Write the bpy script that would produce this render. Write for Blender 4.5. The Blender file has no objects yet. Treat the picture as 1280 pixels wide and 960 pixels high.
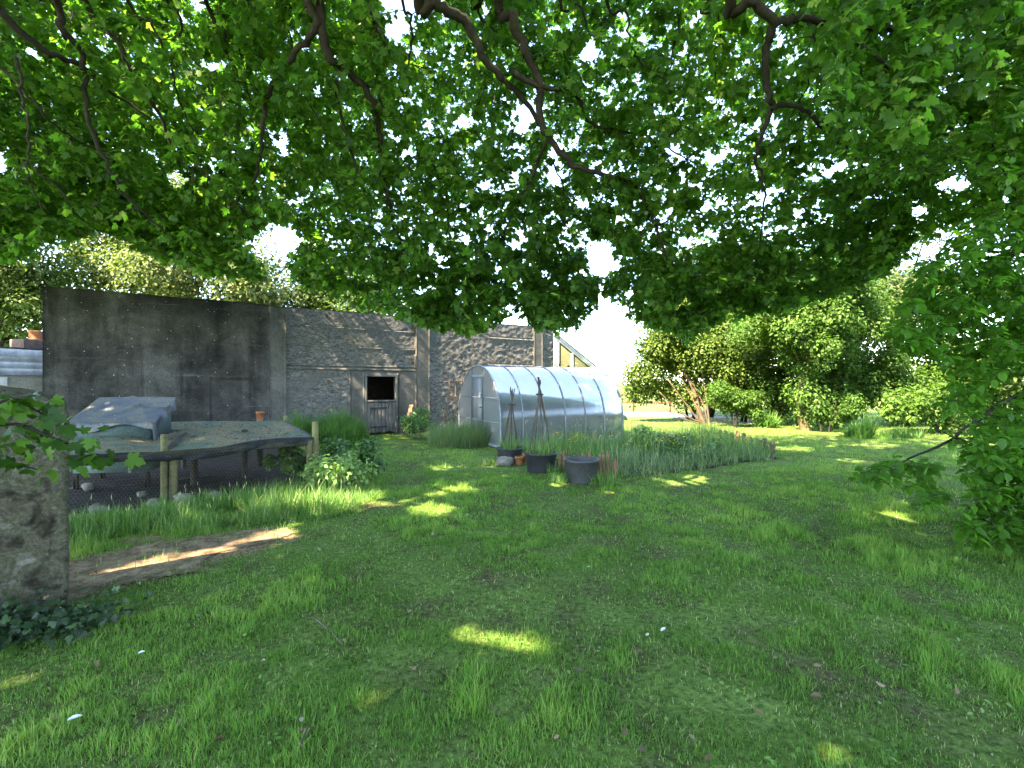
import bpy, math, random
import numpy as np
from mathutils import Vector

rng = np.random.default_rng(7)
random.seed(7)
SC = bpy.context.scene
COL = SC.collection
F, EYE = 604.0, 1.62
PI = math.pi
SUN = np.array([-0.50, -0.43, 0.75]); SUN /= np.linalg.norm(SUN)      # direction towards the sun

def gz(x, y):
    """height of the ground"""
    x = np.asarray(x, float); y = np.asarray(y, float)
    f = np.clip((30 - np.hypot(x, y)) / 20, 0, 1)
    return f * (.018*np.sin(.9*x+.35*y) + .014*np.sin(1.7*y-.6*x+1) + .01*np.sin(2.9*x+2.1*y) - .018)

def P(px, py, Y):
    return np.array([(px-640)/F*Y, Y, EYE-(py-480)/F*Y])
def G(px, py):
    Y = EYE*F/(py-480.0)
    return np.array([(px-640)/F*Y, Y])

# ---------------------------------------------------------------- value noise
_T = rng.random((256, 256))
def noise(x, y, s=1.0):
    x = np.asarray(x, float)*s + 1000; y = np.asarray(y, float)*s + 1000
    xi = np.floor(x).astype(int); yi = np.floor(y).astype(int)
    u = x-xi; v = y-yi
    u = u*u*(3-2*u); v = v*v*(3-2*v)
    a = _T[xi % 256, yi % 256]; b = _T[(xi+1) % 256, yi % 256]
    c = _T[xi % 256, (yi+1) % 256]; d = _T[(xi+1) % 256, (yi+1) % 256]
    return a*(1-u)*(1-v)+b*u*(1-v)+c*(1-u)*v+d*u*v
def fbm(x, y, s=1.0, o=4):
    t = 0; a = .5; n = 0
    for k in range(o):
        t = t+a*noise(x+17*k, y-9*k, s); n += a; s *= 2.03; a *= .5
    return t/n

# ---------------------------------------------------------------- mesh helpers
def mk(name, V, faces, mats, parent=None, var=None, smooth=False, midx=None):
    """V (n,3); faces: list of int arrays (m,k)"""
    V = np.asarray(V, np.float32).reshape(-1, 3)
    faces = [np.asarray(f, np.int32) for f in faces if len(f)]
    me = bpy.data.meshes.new(name)
    me.vertices.add(len(V)); me.vertices.foreach_set('co', V.ravel())
    loops = np.concatenate([f.ravel() for f in faces])
    tot = np.concatenate([np.full(len(f), f.shape[1], np.int32) for f in faces])
    start = np.concatenate([[0], np.cumsum(tot)[:-1]]).astype(np.int32)
    me.loops.add(len(loops)); me.loops.foreach_set('vertex_index', loops)
    me.polygons.add(len(tot)); me.polygons.foreach_set('loop_start', start)
    if smooth: me.polygons.foreach_set('use_smooth', np.ones(len(tot), bool))
    mats = mats if isinstance(mats, (list, tuple)) else [mats]
    for m in mats: me.materials.append(m)
    if midx is not None: me.polygons.foreach_set('material_index', np.asarray(midx, np.int32))
    me.update(calc_edges=True); me.validate()
    if var is not None:
        at = me.attributes.new('var', 'FLOAT', 'POINT'); at.data.foreach_set('value', np.asarray(var, np.float32))
    o = bpy.data.objects.new(name, me); COL.objects.link(o)
    if parent is not None:
        o.parent = parent
    return o

class MB:
    """collects shapes for one mesh object (world coordinates)"""
    def __init__(s): s.V = []; s.F = {3: [], 4: []}; s.n = 0
    def add(s, V, faces):
        V = np.asarray(V, float).reshape(-1, 3)
        for f in faces:
            f = np.asarray(f, int)
            if len(f): s.F.setdefault(f.shape[1], []).append(f+s.n)
        s.V.append(V); s.n += len(V); return s
    def box(s, c, size, ax=None, ay=None, az=None, bev=0.0):
        """box around c; axes default to world"""
        ax = np.array([1., 0, 0]) if ax is None else np.asarray(ax, float)
        az = np.array([0, 0, 1.]) if az is None else np.asarray(az, float)
        ay = np.cross(az, ax) if ay is None else np.asarray(ay, float)
        h = np.asarray(size, float)/2; b = min(bev, *(h*.9))
        if b <= 0:
            c8 = np.array([[i, j, k] for i in (-1, 1) for j in (-1, 1) for k in (-1, 1)], float)*h
            V = np.asarray(c)+c8[:, :1]*ax+c8[:, 1:2]*ay+c8[:, 2:]*az
            return s.add(V, [[[0, 1, 3, 2], [4, 6, 7, 5], [0, 4, 5, 1], [2, 3, 7, 6], [0, 2, 6, 4], [1, 5, 7, 3]]])
        V = []; idx = {}
        for i in (-1, 1):
            for j in (-1, 1):
                for k in (-1, 1):
                    for a in range(3):
                        q = np.array([i, j, k])*(h-b); q[a] = (i, j, k)[a]*h[a]
                        idx[(i, j, k, a)] = len(V); V.append(q)
        V = np.array(V); W = np.asarray(c)+V[:, :1]*ax+V[:, 1:2]*ay+V[:, 2:]*az
        q4 = []; q3 = []
        for a in range(3):
            o = [x for x in range(3) if x != a]
            for sg in (-1, 1):
                f = []
                for (p, q) in ((-1, -1), (1, -1), (1, 1), (-1, 1)):
                    t = [0, 0, 0]; t[a] = sg; t[o[0]] = p; t[o[1]] = q; f.append(idx[(*t, a)])
                q4.append(f)
            for p in (-1, 1):
                for q in (-1, 1):
                    t0 = [0, 0, 0]; t1 = [0, 0, 0]
                    t0[a] = -1; t1[a] = 1; t0[o[0]] = t1[o[0]] = p; t0[o[1]] = t1[o[1]] = q
                    q4.append([idx[(*t0, o[0])], idx[(*t1, o[0])], idx[(*t1, o[1])], idx[(*t0, o[1])]])
        for i in (-1, 1):
            for j in (-1, 1):
                for k in (-1, 1): q3.append([idx[(i, j, k, a)] for a in range(3)])
        return s.add(W, [q4, q3])
    def bar(s, a, b, w, h, bev=0.0, up=(0, 0, 1)):
        a = np.asarray(a, float); b = np.asarray(b, float); d = b-a; L = np.linalg.norm(d); d = d/L
        up = np.asarray(up, float)
        if abs(d@up) > .98: up = np.array([1., 0, 0])
        y = np.cross(up, d); y /= np.linalg.norm(y); z = np.cross(d, y)
        return s.box((a+b)/2, (L, w, h), d, y, z, bev)
    def tube(s, pts, r, n=6, cap=True):
        V, Fq = tube(pts, r, n)
        s.add(V, [Fq])
        if cap:
            base = s.n-len(V); m = len(pts)
            for k, st in ((0, base), (1, base+(m-1)*n)):
                c = np.mean(V[(m-1)*n if k else 0:((m-1)*n+n) if k else n], axis=0)
                s.V.append(c[None]); ci = s.n; s.n += 1
                s.F[3].append(np.array([[st+i, st+(i+1) % n, ci] for i in range(n)]))
        return s
    def lathe(s, c, prof, n=28):
        """prof: list of (r,z)"""
        a = np.linspace(0, 2*PI, n, endpoint=False); V = []
        for (r, z) in prof: V.append(np.stack([c[0]+r*np.cos(a), c[1]+r*np.sin(a), np.full(n, c[2]+z)], 1))
        q = [[i*n+k, i*n+(k+1) % n, (i+1)*n+(k+1) % n, (i+1)*n+k] for i in range(len(prof)-1) for k in range(n)]
        return s.add(np.concatenate(V), [q])
    def build(s, name, mat, parent=None, smooth=False, var=None):
        V = np.concatenate(s.V)
        fs = [np.concatenate(v) for v in s.F.values() if v]
        return mk(name, V, fs, mat, parent, var, smooth)

def tube(pts, r, n=6):
    pts = np.asarray(pts, float); m = len(pts)
    r = np.broadcast_to(np.asarray(r, float), (m,))
    T = np.gradient(pts, axis=0); T /= np.linalg.norm(T, axis=1)[:, None]+1e-9
    u = np.cross(T[0], [0.3, .2, .93]); u /= np.linalg.norm(u)+1e-9
    a = np.linspace(0, 2*PI, n, endpoint=False); V = np.empty((m, n, 3))
    for i in range(m):
        u = u-T[i]*(u@T[i]); u /= np.linalg.norm(u)+1e-9; w = np.cross(T[i], u)
        V[i] = pts[i]+r[i]*(np.cos(a)[:, None]*u+np.sin(a)[:, None]*w)
    i, k = np.meshgrid(np.arange(m-1), np.arange(n), indexing='ij'); k2 = (k+1) % n
    Q = np.stack([i*n+k, i*n+k2, (i+1)*n+k2, (i+1)*n+k], -1).reshape(-1, 4)
    return V.reshape(-1, 3), Q

def smooth_path(pts, k=6):
    """Catmull-Rom through the points"""
    p = np.asarray(pts, float); p = np.vstack([2*p[0]-p[1], p, 2*p[-1]-p[-2]]); out = []
    for i in range(1, len(p)-2):
        for t in np.linspace(0, 1, k, endpoint=False):
            a, b, c, d = p[i-1:i+3]
            out.append(.5*((2*b)+(c-a)*t+(2*a-5*b+4*c-d)*t*t+(3*b-a-3*c+d)*t**3))
    out.append(p[-2]); return np.array(out)

def tag(o, label=None, cat=None, group=None, kind=None):
    if label: o['label'] = label
    if cat: o['category'] = cat
    if group: o['group'] = group
    if kind: o['kind'] = kind
    return o
def empty(name, loc, label, cat, group=None):
    o = bpy.data.objects.new(name, None); COL.objects.link(o); o.empty_display_size = .2
    o['loc0'] = 0
    tag(o, label, cat, group); o['at'] = [float(v) for v in loc]
    del o['loc0']
    return o
def settle():
    """move every Empty to its thing's base, keeping the parts where they are"""
    for o in list(COL.objects):
        if o.type == 'EMPTY' and 'at' in o:
            l = Vector(o['at']); o.location = l
            for ch in o.children:
                ch.location = ch.location-l
            del o['at']

# ---------------------------------------------------------------- leaves
def _half(pts):
    return pts
SYC_R = [(.16, -.09), (.44, -.02), (.36, .16), (.62, .42), (.44, .47), (.24, .45), (.30, .72), (.17, .78)]
def syc_template():
    pts = [(0, .3), (0, 0)]+SYC_R+[(0, 1.02)]+[(-x, y) for x, y in SYC_R[::-1]]
    v = np.array([(x, y, -.28*abs(x)**1.3-.12*y*y) for x, y in pts])
    n = len(pts)-1
    f = np.array([[0, 1+i, 1+(i+1) % n] for i in range(n)])
    return v, f
def oval_template():
    r = [(.2, .12), (.33, .4), (.28, .68), (.1, .9)]
    pts = [(0, 0)]+r+[(0, 1)]+[(-x, y) for x, y in r[::-1]]
    v = np.array([(x, y, .3*abs(x)-.15*y*y) for x, y in pts])
    v = np.vstack([v, [[0, .5, -.04]]]); n = len(pts)
    return v, np.array([[n, i, (i+1) % n] for i in range(n)])
def diamond_template():
    v = np.array([(0, 0, 0), (.3, .45, .1), (0, 1, -.1), (-.3, .45, .1)], float)
    return v, np.array([[0, 1, 2], [0, 2, 3]])
T_SYC, T_OVAL, T_DIA = syc_template(), oval_template(), diamond_template()

def unit(v): return v/(np.linalg.norm(v, axis=-1, keepdims=True)+1e-9)
def leaf_arrays(p, tip, nor, size, tmpl, curl=.5):
    tv, tf = tmpl; n = len(p)
    y = unit(tip); z = unit(nor-y*(nor*y).sum(1, keepdims=True)); x = np.cross(y, z)
    zs = rng.uniform(1-curl*1.5, 1+curl*1.5, n)
    s = np.asarray(size)[:, None, None]
    V = p[:, None]+s*(tv[None, :, :1]*x[:, None]+tv[None, :, 1:2]*y[:, None]+(tv[None, :, 2:]*zs[:, None, None])*z[:, None])
    Fc = (tf[None]+(np.arange(n)*len(tv))[:, None, None]).reshape(-1, 3)
    return V.reshape(-1, 3), Fc
def rdir(n):
    return unit(rng.normal(size=(n, 3)))

# ---------------------------------------------------------------- materials
def new_mat(name):
    m = bpy.data.materials.new(name); m.use_nodes = True; nt = m.node_tree; nt.nodes.clear()
    out = nt.nodes.new('ShaderNodeOutputMaterial')
    return m, nt, out
def nd(nt, t, **k):
    n = nt.nodes.new(t)
    for a, b in k.items():
        if a in n.inputs.keys() if isinstance(a, str) else False: n.inputs[a].default_value = b
        else: setattr(n, a, b)
    return n
def lk(nt, a, b): nt.links.new(a, b)
def rgba(c): return (*c, 1) if len(c) == 3 else c
def ramp(nt, src, stops):
    r = nt.nodes.new('ShaderNodeValToRGB'); cr = r.color_ramp
    while len(cr.elements) < len(stops): cr.elements.new(.5)
    for e, (p, c) in zip(cr.elements, stops):
        e.position = p; e.color = rgba(c) if not np.isscalar(c) else (c, c, c, 1)
    lk(nt, src, r.inputs[0]); return r.outputs[0]
def noise_n(nt, scale, detail=5, rough=.6, vec=None, dist=0):
    n = nt.nodes.new('ShaderNodeTexNoise'); n.inputs['Scale'].default_value = scale
    n.inputs['Detail'].default_value = detail; n.inputs['Roughness'].default_value = rough; n.inputs['Distortion'].default_value = dist
    if vec is not None: lk(nt, vec, n.inputs['Vector'])
    return n.outputs['Fac']
def vor_n(nt, scale, feature='F1', vec=None, out='Distance'):
    n = nt.nodes.new('ShaderNodeTexVoronoi'); n.feature = feature; n.inputs['Scale'].default_value = scale
    if vec is not None: lk(nt, vec, n.inputs['Vector'])
    return n.outputs[out]
def mixc(nt, fac, a, b, mode='MIX'):
    n = nt.nodes.new('ShaderNodeMix'); n.data_type = 'RGBA'; n.blend_type = mode
    for s, v in ((0, fac), (6, a), (7, b)):
        if hasattr(v, 'default_value'): lk(nt, v, n.inputs[s])
        elif s == 0: n.inputs[0].default_value = v
        else: n.inputs[s].default_value = rgba(v)
    return n.outputs[2]
def mth(nt, op, a, b=0.0):
    n = nt.nodes.new('ShaderNodeMath'); n.operation = op
    for i, v in enumerate((a, b)):
        if hasattr(v, 'default_value'): lk(nt, v, n.inputs[i])
        else: n.inputs[i].default_value = v
    return n.outputs[0]
def coord(nt, out='Object', scale=None):
    t = nt.nodes.new('ShaderNodeTexCoord').outputs[out]
    if scale is not None:
        m = nt.nodes.new('ShaderNodeMapping'); m.inputs['Scale'].default_value = scale; lk(nt, t, m.inputs[0]); t = m.outputs[0]
    return t
def bump(nt, h, strength=.5, dist=.02):
    b = nt.nodes.new('ShaderNodeBump'); b.inputs['Strength'].default_value = strength; b.inputs['Distance'].default_value = dist
    lk(nt, h, b.inputs['Height']); return b.outputs[0]
def princ(nt, out, col, rough=.7, spec=.3, metal=0, nrm=None):
    p = nt.nodes.new('ShaderNodeBsdfPrincipled')
    if hasattr(col, 'default_value'): lk(nt, col, p.inputs['Base Color'])
    else: p.inputs['Base Color'].default_value = rgba(col)
    if hasattr(rough, 'default_value'): lk(nt, rough, p.inputs['Roughness'])
    else: p.inputs['Roughness'].default_value = rough
    p.inputs['Specular IOR Level'].default_value = spec; p.inputs['Metallic'].default_value = metal
    if nrm is not None: lk(nt, nrm, p.inputs['Normal'])
    if out is not None: lk(nt, p.outputs[0], out.inputs[0])
    return p

def leaf_mat(name, stops, trans, fac=.4, rough=.45, spec=.35, big=None):
    """stops over the per-leaf value; trans multiplies the colour seen through the leaf"""
    m, nt, out = new_mat(name)
    a = nt.nodes.new('ShaderNodeAttribute'); a.attribute_name = 'var'
    c = ramp(nt, a.outputs['Fac'], stops)
    p = princ(nt, None, c, rough, spec)
    t = nt.nodes.new('ShaderNodeBsdfTranslucent')
    lk(nt, mixc(nt, 1.0, c, trans, 'MULTIPLY'), t.inputs[0])
    mx = nt.nodes.new('ShaderNodeMixShader'); mx.inputs[0].default_value = fac
    lk(nt, p.outputs[0], mx.inputs[1]); lk(nt, t.outputs[0], mx.inputs[2]); lk(nt, mx.outputs[0], out.inputs[0])
    return m

def rough_mat(name, cols, scale=3, bscale=20, bstr=.5, bdist=.02, rough=.9, spots=None, streak=0, spec=.2):
    """mottled weathered surface: cols = stops on noise"""
    m, nt, out = new_mat(name); co = coord(nt)
    n1 = noise_n(nt, scale, 8, .65, co, .4)
    if streak:
        n2 = noise_n(nt, 1, 4, .6, coord(nt, 'Object', (streak, streak, streak*.12)))
        n1 = mth(nt, 'ADD', mth(nt, 'MULTIPLY', n1, .55), mth(nt, 'MULTIPLY', n2, .45))
    c = ramp(nt, n1, cols)
    fine = noise_n(nt, bscale, 6, .7, co)
    c = mixc(nt, 1.0, c, ramp(nt, fine, [(.3, .55), (.7, 1.25)]), 'MULTIPLY')
    if spots:
        scol, sscale, thr = spots
        v = vor_n(nt, sscale, 'F1', co)
        c = mixc(nt, ramp(nt, v, [(thr, 1.0), (thr+.04, 0.0)]), c, scol)
    princ(nt, out, c, rough, spec, 0, bump(nt, fine, bstr, bdist))
    return m

M = {}
SYC = [(0, (.018, .058, .009)), (.45, (.036, .102, .015)), (.85, (.066, .155, .022)), (1, (.14, .22, .04))]
M['syc'] = leaf_mat('sycamore_leaf', SYC, (2.1, 2.7, 1.5), .54, .5, .2)
M['shoot'] = leaf_mat('shoot_leaf', [(0, (.016, .055, .008)), (.6, (.035, .10, .012)), (1, (.075, .17, .02))], (1.9, 2.1, 1.0), .42, .45, .25)
M['beech'] = leaf_mat('beech_leaf', [(0, (.025, .075, .012)), (.6, (.045, .135, .018)), (1, (.08, .20, .03))], (2.3, 2.8, 1.3), .55, .45, .25)
M['laurel'] = leaf_mat('laurel_leaf', [(0, (.03, .065, .012)), (.6, (.07, .13, .022)), (1, (.17, .22, .05))], (1.6, 1.8, 1.0), .35, .5, .18)
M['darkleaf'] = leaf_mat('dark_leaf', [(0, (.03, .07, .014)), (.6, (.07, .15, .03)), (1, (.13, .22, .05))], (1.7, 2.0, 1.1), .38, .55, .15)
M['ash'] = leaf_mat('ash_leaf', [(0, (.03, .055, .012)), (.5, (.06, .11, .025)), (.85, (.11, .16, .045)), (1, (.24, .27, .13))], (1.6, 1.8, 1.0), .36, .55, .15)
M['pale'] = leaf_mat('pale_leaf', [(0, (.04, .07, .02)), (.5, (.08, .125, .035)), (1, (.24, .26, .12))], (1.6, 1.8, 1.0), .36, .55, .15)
M['nettle'] = leaf_mat('nettle_leaf', [(0, (.035, .09, .022)), (.6, (.075, .18, .045)), (1, (.15, .28, .08))], (1.5, 1.8, 1.0), .3, .5)
M['paleshrub'] = leaf_mat('pale_shrub_leaf', [(0, (.10, .20, .04)), (.6, (.18, .32, .08)), (1, (.36, .45, .20))], (1.4, 1.6, 1.0), .3, .5)
M['ivy'] = leaf_mat('ivy_leaf', [(0, (.01, .025, .01)), (.8, (.025, .06, .02)), (1, (.06, .13, .04))], (1.5, 1.8, 1.0), .15, .42, .3)
M['grass'] = leaf_mat('grass_blade', [(0, (.075, .15, .035)), (.35, (.11, .255, .045)), (.75, (.155, .315, .06)), (.9, (.25, .34, .09)), (1, (.42, .38, .21))], (1.6, 1.7, .9), .42, .55, .2)
M['longgrass'] = leaf_mat('long_grass_blade', [(0, (.05, .14, .03)), (.5, (.09, .22, .05)), (.85, (.17, .30, .08)), (1, (.42, .42, .22))], (1.4, 1.6, .9), .35, .5, .25)
M['bluegrass'] = leaf_mat('grey_green_blade', [(0, (.08, .14, .05)), (.5, (.14, .23, .09)), (.85, (.23, .32, .14)), (1, (.42, .42, .24))], (1.4, 1.6, 1.0), .3, .5, .25)
M['clover'] = leaf_mat('clover_leaf', [(0, (.06, .14, .025)), (.7, (.10, .22, .04)), (1, (.17, .29, .08))], (1.4, 1.6, .9), .3, .5)
M['litter'] = leaf_mat('dead_leaf', [(0, (.09, .055, .03)), (.5, (.22, .15, .08)), (.8, (.30, .23, .13)), (1, (.42, .38, .30))], (1, 1, 1), .15, .6)
M['bark'] = rough_mat('bark', [(.3, (.010, .008, .006)), (.55, (.028, .023, .016)), (.75, (.05, .05, .025))], 6, 60, .8, .01)
M['palebark'] = rough_mat('pale_bark', [(.3, (.07, .05, .032)), (.6, (.16, .11, .07)), (.8, (.22, .17, .115))], 6, 60, .6, .01)
M['ivybark'] = rough_mat('mossy_bark', [(.3, (.05, .04, .02)), (.6, (.13, .10, .05)), (.8, (.15, .16, .05))], 6, 40, .7, .02)
M['slab'] = rough_mat('dark_concrete', [(.36, (.016, .0145, .013)), (.45, (.036, .0335, .030)), (.53, (.068, .064, .057)), (.60, (.10, .095, .086)), (.7, (.18, .172, .155))], 1.5, 30, .6, .02, .9, ((.40, .38, .34), 7, .055), 1.6)
def slab_marks():
    m = M['slab']; nt = m.node_tree; pr = [n for n in nt.nodes if n.type == 'BSDF_PRINCIPLED'][0]
    src = pr.inputs['Base Color'].links[0].from_socket; co = coord(nt)
    w = nt.nodes.new('ShaderNodeTexNoise'); w.inputs['Scale'].default_value = 1.0; w.inputs['Detail'].default_value = 6; w.inputs['Roughness'].default_value = .75
    mp = nt.nodes.new('ShaderNodeMapping'); mp.inputs['Rotation'].default_value = (0, .5, 0); mp.inputs['Scale'].default_value = (.7, .7, 9); lk(nt, co, mp.inputs[0]); lk(nt, mp.outputs[0], w.inputs['Vector'])
    c = mixc(nt, ramp(nt, w.outputs['Fac'], [(.60, 0.0), (.68, .5)]), src, (.15, .14, .12))
    c = mixc(nt, ramp(nt, noise_n(nt, 1, 6, .75, coord(nt, 'Object', (3.5, 3.5, .22))), [(.57, 0.0), (.68, .65)]), c, (.012, .011, .009))
    c = mixc(nt, ramp(nt, noise_n(nt, 14, 8, .8, co), [(.60, 0.0), (.72, .5)]), c, (.19, .18, .155))
    lk(nt, c, pr.inputs['Base Color'])
slab_marks()
M['pilaster'] = rough_mat('grey_concrete', [(.34, (.055, .052, .045)), (.5, (.105, .10, .088)), (.66, (.17, .16, .14))], 2.0, 30, .4, .015, .9, None, 2.0)
M['post'] = rough_mat('mossy_post', [(.3, (.07, .06, .03)), (.5, (.17, .15, .065)), (.75, (.26, .25, .10))], 6, 50, .6, .006, .85, None, 8)
M['oldwood'] = rough_mat('weathered_boards', [(.3, (.06, .052, .042)), (.5, (.16, .14, .115)), (.75, (.26, .235, .20))], 4, 60, .6, .006, .85, None, 14)
M['darkwood'] = rough_mat('dark_timber', [(.3, (.03, .025, .018)), (.7, (.09, .08, .055))], 5, 50, .5, .006, .85, None, 8)
M['picket'] = rough_mat('picket_timber', [(.3, (.09, .055, .028)), (.55, (.22, .14, .075)), (.75, (.36, .27, .17))], 7, 60, .5, .006, .85, None, 9)
M['white'] = rough_mat('white_paint', [(.3, (.76, .76, .75)), (.7, (.84, .84, .84))], .8, 3, .02, .002, .6)
M['greywall'] = rough_mat('grey_render', [(.3, (.40, .39, .36)), (.7, (.56, .55, .52))], 1.5, 25, .3, .01)
M['brick'] = rough_mat('brick_stack', [(.35, (.12, .07, .055)), (.7, (.22, .14, .115))], 5, 40, .5, .01)
M['terracotta'] = rough_mat('terracotta', [(.3, (.32, .10, .045)), (.7, (.48, .19, .09))], 5, 50, .3, .004, .8)
M['stone'] = rough_mat('field_stone', [(.3, (.10, .095, .075)), (.55, (.23, .21, .17)), (.75, (.36, .34, .28))], 5, 30, .7, .02)
M['moss_stone'] = rough_mat('mossy_stone', [(.34, (.035, .030, .020)), (.43, (.09, .08, .05)), (.50, (.17, .155, .105)), (.55, (.10, .10, .045)), (.61, (.20, .185, .135)), (.72, (.30, .28, .21))], 6.5, 45, 1.0, .05, .95, None, 0)
M['tub'] = rough_mat('black_plastic', [(.3, (.018, .018, .02)), (.7, (.05, .05, .052))], 3, 40, .15, .003, .55, None, 3, .4)
M['tubgrey'] = rough_mat('dusty_black_plastic', [(.3, (.030, .031, .032)), (.7, (.085, .085, .086))], 3, 40, .15, .003, .6, None, 3, .4)
M['soil'] = rough_mat('dark_soil', [(.3, (.018, .014, .01)), (.6, (.05, .038, .026)), (.8, (.11, .09, .065))], 5, 40, .9, .03, .95)
M['tarp'] = rough_mat('blue_tarpaulin', [(.3, (.032, .040, .048)), (.46, (.06, .073, .085)), (.56, (.12, .108, .075)), (.66, (.06, .072, .082)), (.8, (.10, .115, .13))], 2.6, 30, .3, .006, .5, ((.4, .36, .25), 7, .06), 0, .4)
M['coop'] = rough_mat('green_panel', [(.3, (.05, .085, .07)), (.7, (.085, .13, .11))], 3, 30, .2, .005, .7)
M['coopinner'] = rough_mat('teal_panel', [(.3, (.12, .20, .19)), (.7, (.18, .27, .255))], 3, 30, .2, .005, .7)
M['drape'] = rough_mat('black_netting', [(.3, (.012, .013, .013)), (.55, (.03, .033, .032)), (.7, (.03, .09, .075)), (.8, (.10, .11, .11))], 4, 60, .6, .01, .6)
M['wire'] = rough_mat('galvanised_wire', [(.3, (.10, .10, .09)), (.7, (.20, .20, .19))], 4, 30, .1, .002, .5)
M['cane'] = rough_mat('bamboo_cane', [(.3, (.05, .038, .026)), (.7, (.15, .12, .085))], 6, 60, .3, .003, .7)
M['darkmetal'] = rough_mat('dark_metal', [(.3, (.02, .02, .02)), (.7, (.05, .05, .05))], 5, 50, .1, .003, .5)
M['gravel'] = rough_mat('track_gravel', [(.3, (.25, .21, .19)), (.7, (.42, .37, .34))], 3, 60, .6, .02)
M['yellow'] = rough_mat('yellow_petal', [(.3, (.6, .36, .02)), (.7, (.8, .55, .03))], 5, 50, .1, .003)
M['feather'] = rough_mat('white_feather', [(.3, (.6, .6, .58)), (.7, (.8, .8, .78))], 5, 50, .1, .003)
M['mossglass'] = rough_mat('algae_panes', [(.3, (.08, .09, .045)), (.6, (.13, .14, .08)), (.8, (.18, .19, .12))], 2, 20, .1, .004, .3)
M['slate'] = rough_mat('dark_slate', [(.3, (.05, .05, .055)), (.7, (.11, .11, .115))], 3, 30, .3, .01)

def stone_wall_mat():
    m, nt, out = new_mat('rough_stone_wall'); co = coord(nt)
    big = noise_n(nt, .8, 5, .6, co)
    mid = noise_n(nt, 6.5, 10, .76, coord(nt, 'Object', (1, 1, 1.9)), 1.2)
    c = ramp(nt, mid, [(.34, (.022, .0205, .018)), (.43, (.078, .074, .067)), (.52, (.155, .149, .137)), (.62, (.235, .227, .21)), (.74, (.35, .34, .315))])
    c = mixc(nt, ramp(nt, big, [(.47, 0.0), (.62, .75)]), c, (.125, .12, .108))
    c = mixc(nt, ramp(nt, noise_n(nt, 2.1, 4, .6, co), [(.60, 0.0), (.72, .5)]), c, (.15, .14, .055))
    v = vor_n(nt, 5.0, 'DISTANCE_TO_EDGE', coord(nt, 'Object', (1, 1, 2.0)))
    c = mixc(nt, ramp(nt, v, [(.015, .45), (.06, 0.0)]), c, (.05, .045, .04))
    h = mth(nt, 'ADD', mid, mth(nt, 'MULTIPLY', noise_n(nt, 30, 5, .7, co), .4))
    princ(nt, out, c, .93, .15, 0, bump(nt, h, .8, .035))
    return m
M['stonewall'] = stone_wall_mat()

def ground_mat():
    m, nt, out = new_mat('lawn_ground'); co = coord(nt)
    a = noise_n(nt, 1.3, 8, .65, co, .3); b = noise_n(nt, 28, 5, .7, co); f = noise_n(nt, .12, 4, .6, co)
    c = ramp(nt, a, [(.32, (.11, .085, .045)), (.42, (.09, .115, .035)), (.55, (.11, .18, .04)), (.75, (.15, .22, .055))])
    c = mixc(nt, 1.0, c, ramp(nt, b, [(.34, .35), (.5, .95), (.66, 1.5)]), 'MULTIPLY')
    c = mixc(nt, ramp(nt, f, [(.52, 0.0), (.64, .5)]), c, (.13, .17, .05))
    at = nt.nodes.new('ShaderNodeAttribute'); at.attribute_name = 'var'
    e = ramp(nt, mth(nt, 'ADD', at.outputs['Fac'], mth(nt, 'MULTIPLY', mth(nt, 'SUBTRACT', noise_n(nt, 7, 6, .7, co), .5), 1.3)), [(.3, 0.0), (.6, 1.0)])
    c = mixc(nt, e, c, ramp(nt, b, [(.34, (.07, .045, .025)), (.5, (.19, .125, .07)), (.68, (.38, .28, .17))]))
    princ(nt, out, c, .95, .1, 0, bump(nt, b, .8, .03))
    return m
M['ground'] = ground_mat()
M['path'] = rough_mat('dry_earth', [(.34, (.085, .055, .03)), (.48, (.20, .13, .075)), (.58, (.30, .20, .125)), (.7, (.42, .31, .20))], 9, 55, .8, .02)
def net_mat():
    m, nt, out = new_mat('debris_covered_net'); co = coord(nt)
    a = noise_n(nt, 2.2, 6, .6, co); b = noise_n(nt, 40, 5, .8, co)
    c = ramp(nt, b, [(.32, (.05, .04, .022)), (.5, (.19, .155, .085)), (.68, (.40, .35, .23))])
    c = mixc(nt, ramp(nt, a, [(.49, 0.0), (.58, .7)]), c, (.05, .13, .095))
    at = nt.nodes.new('ShaderNodeAttribute'); at.attribute_name = 'var'
    c = mixc(nt, at.outputs['Fac'], c, (.05, .155, .13))
    princ(nt, out, c, .9, .2, 0, bump(nt, b, .9, .02))
    return m
M['net'] = net_mat()
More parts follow.
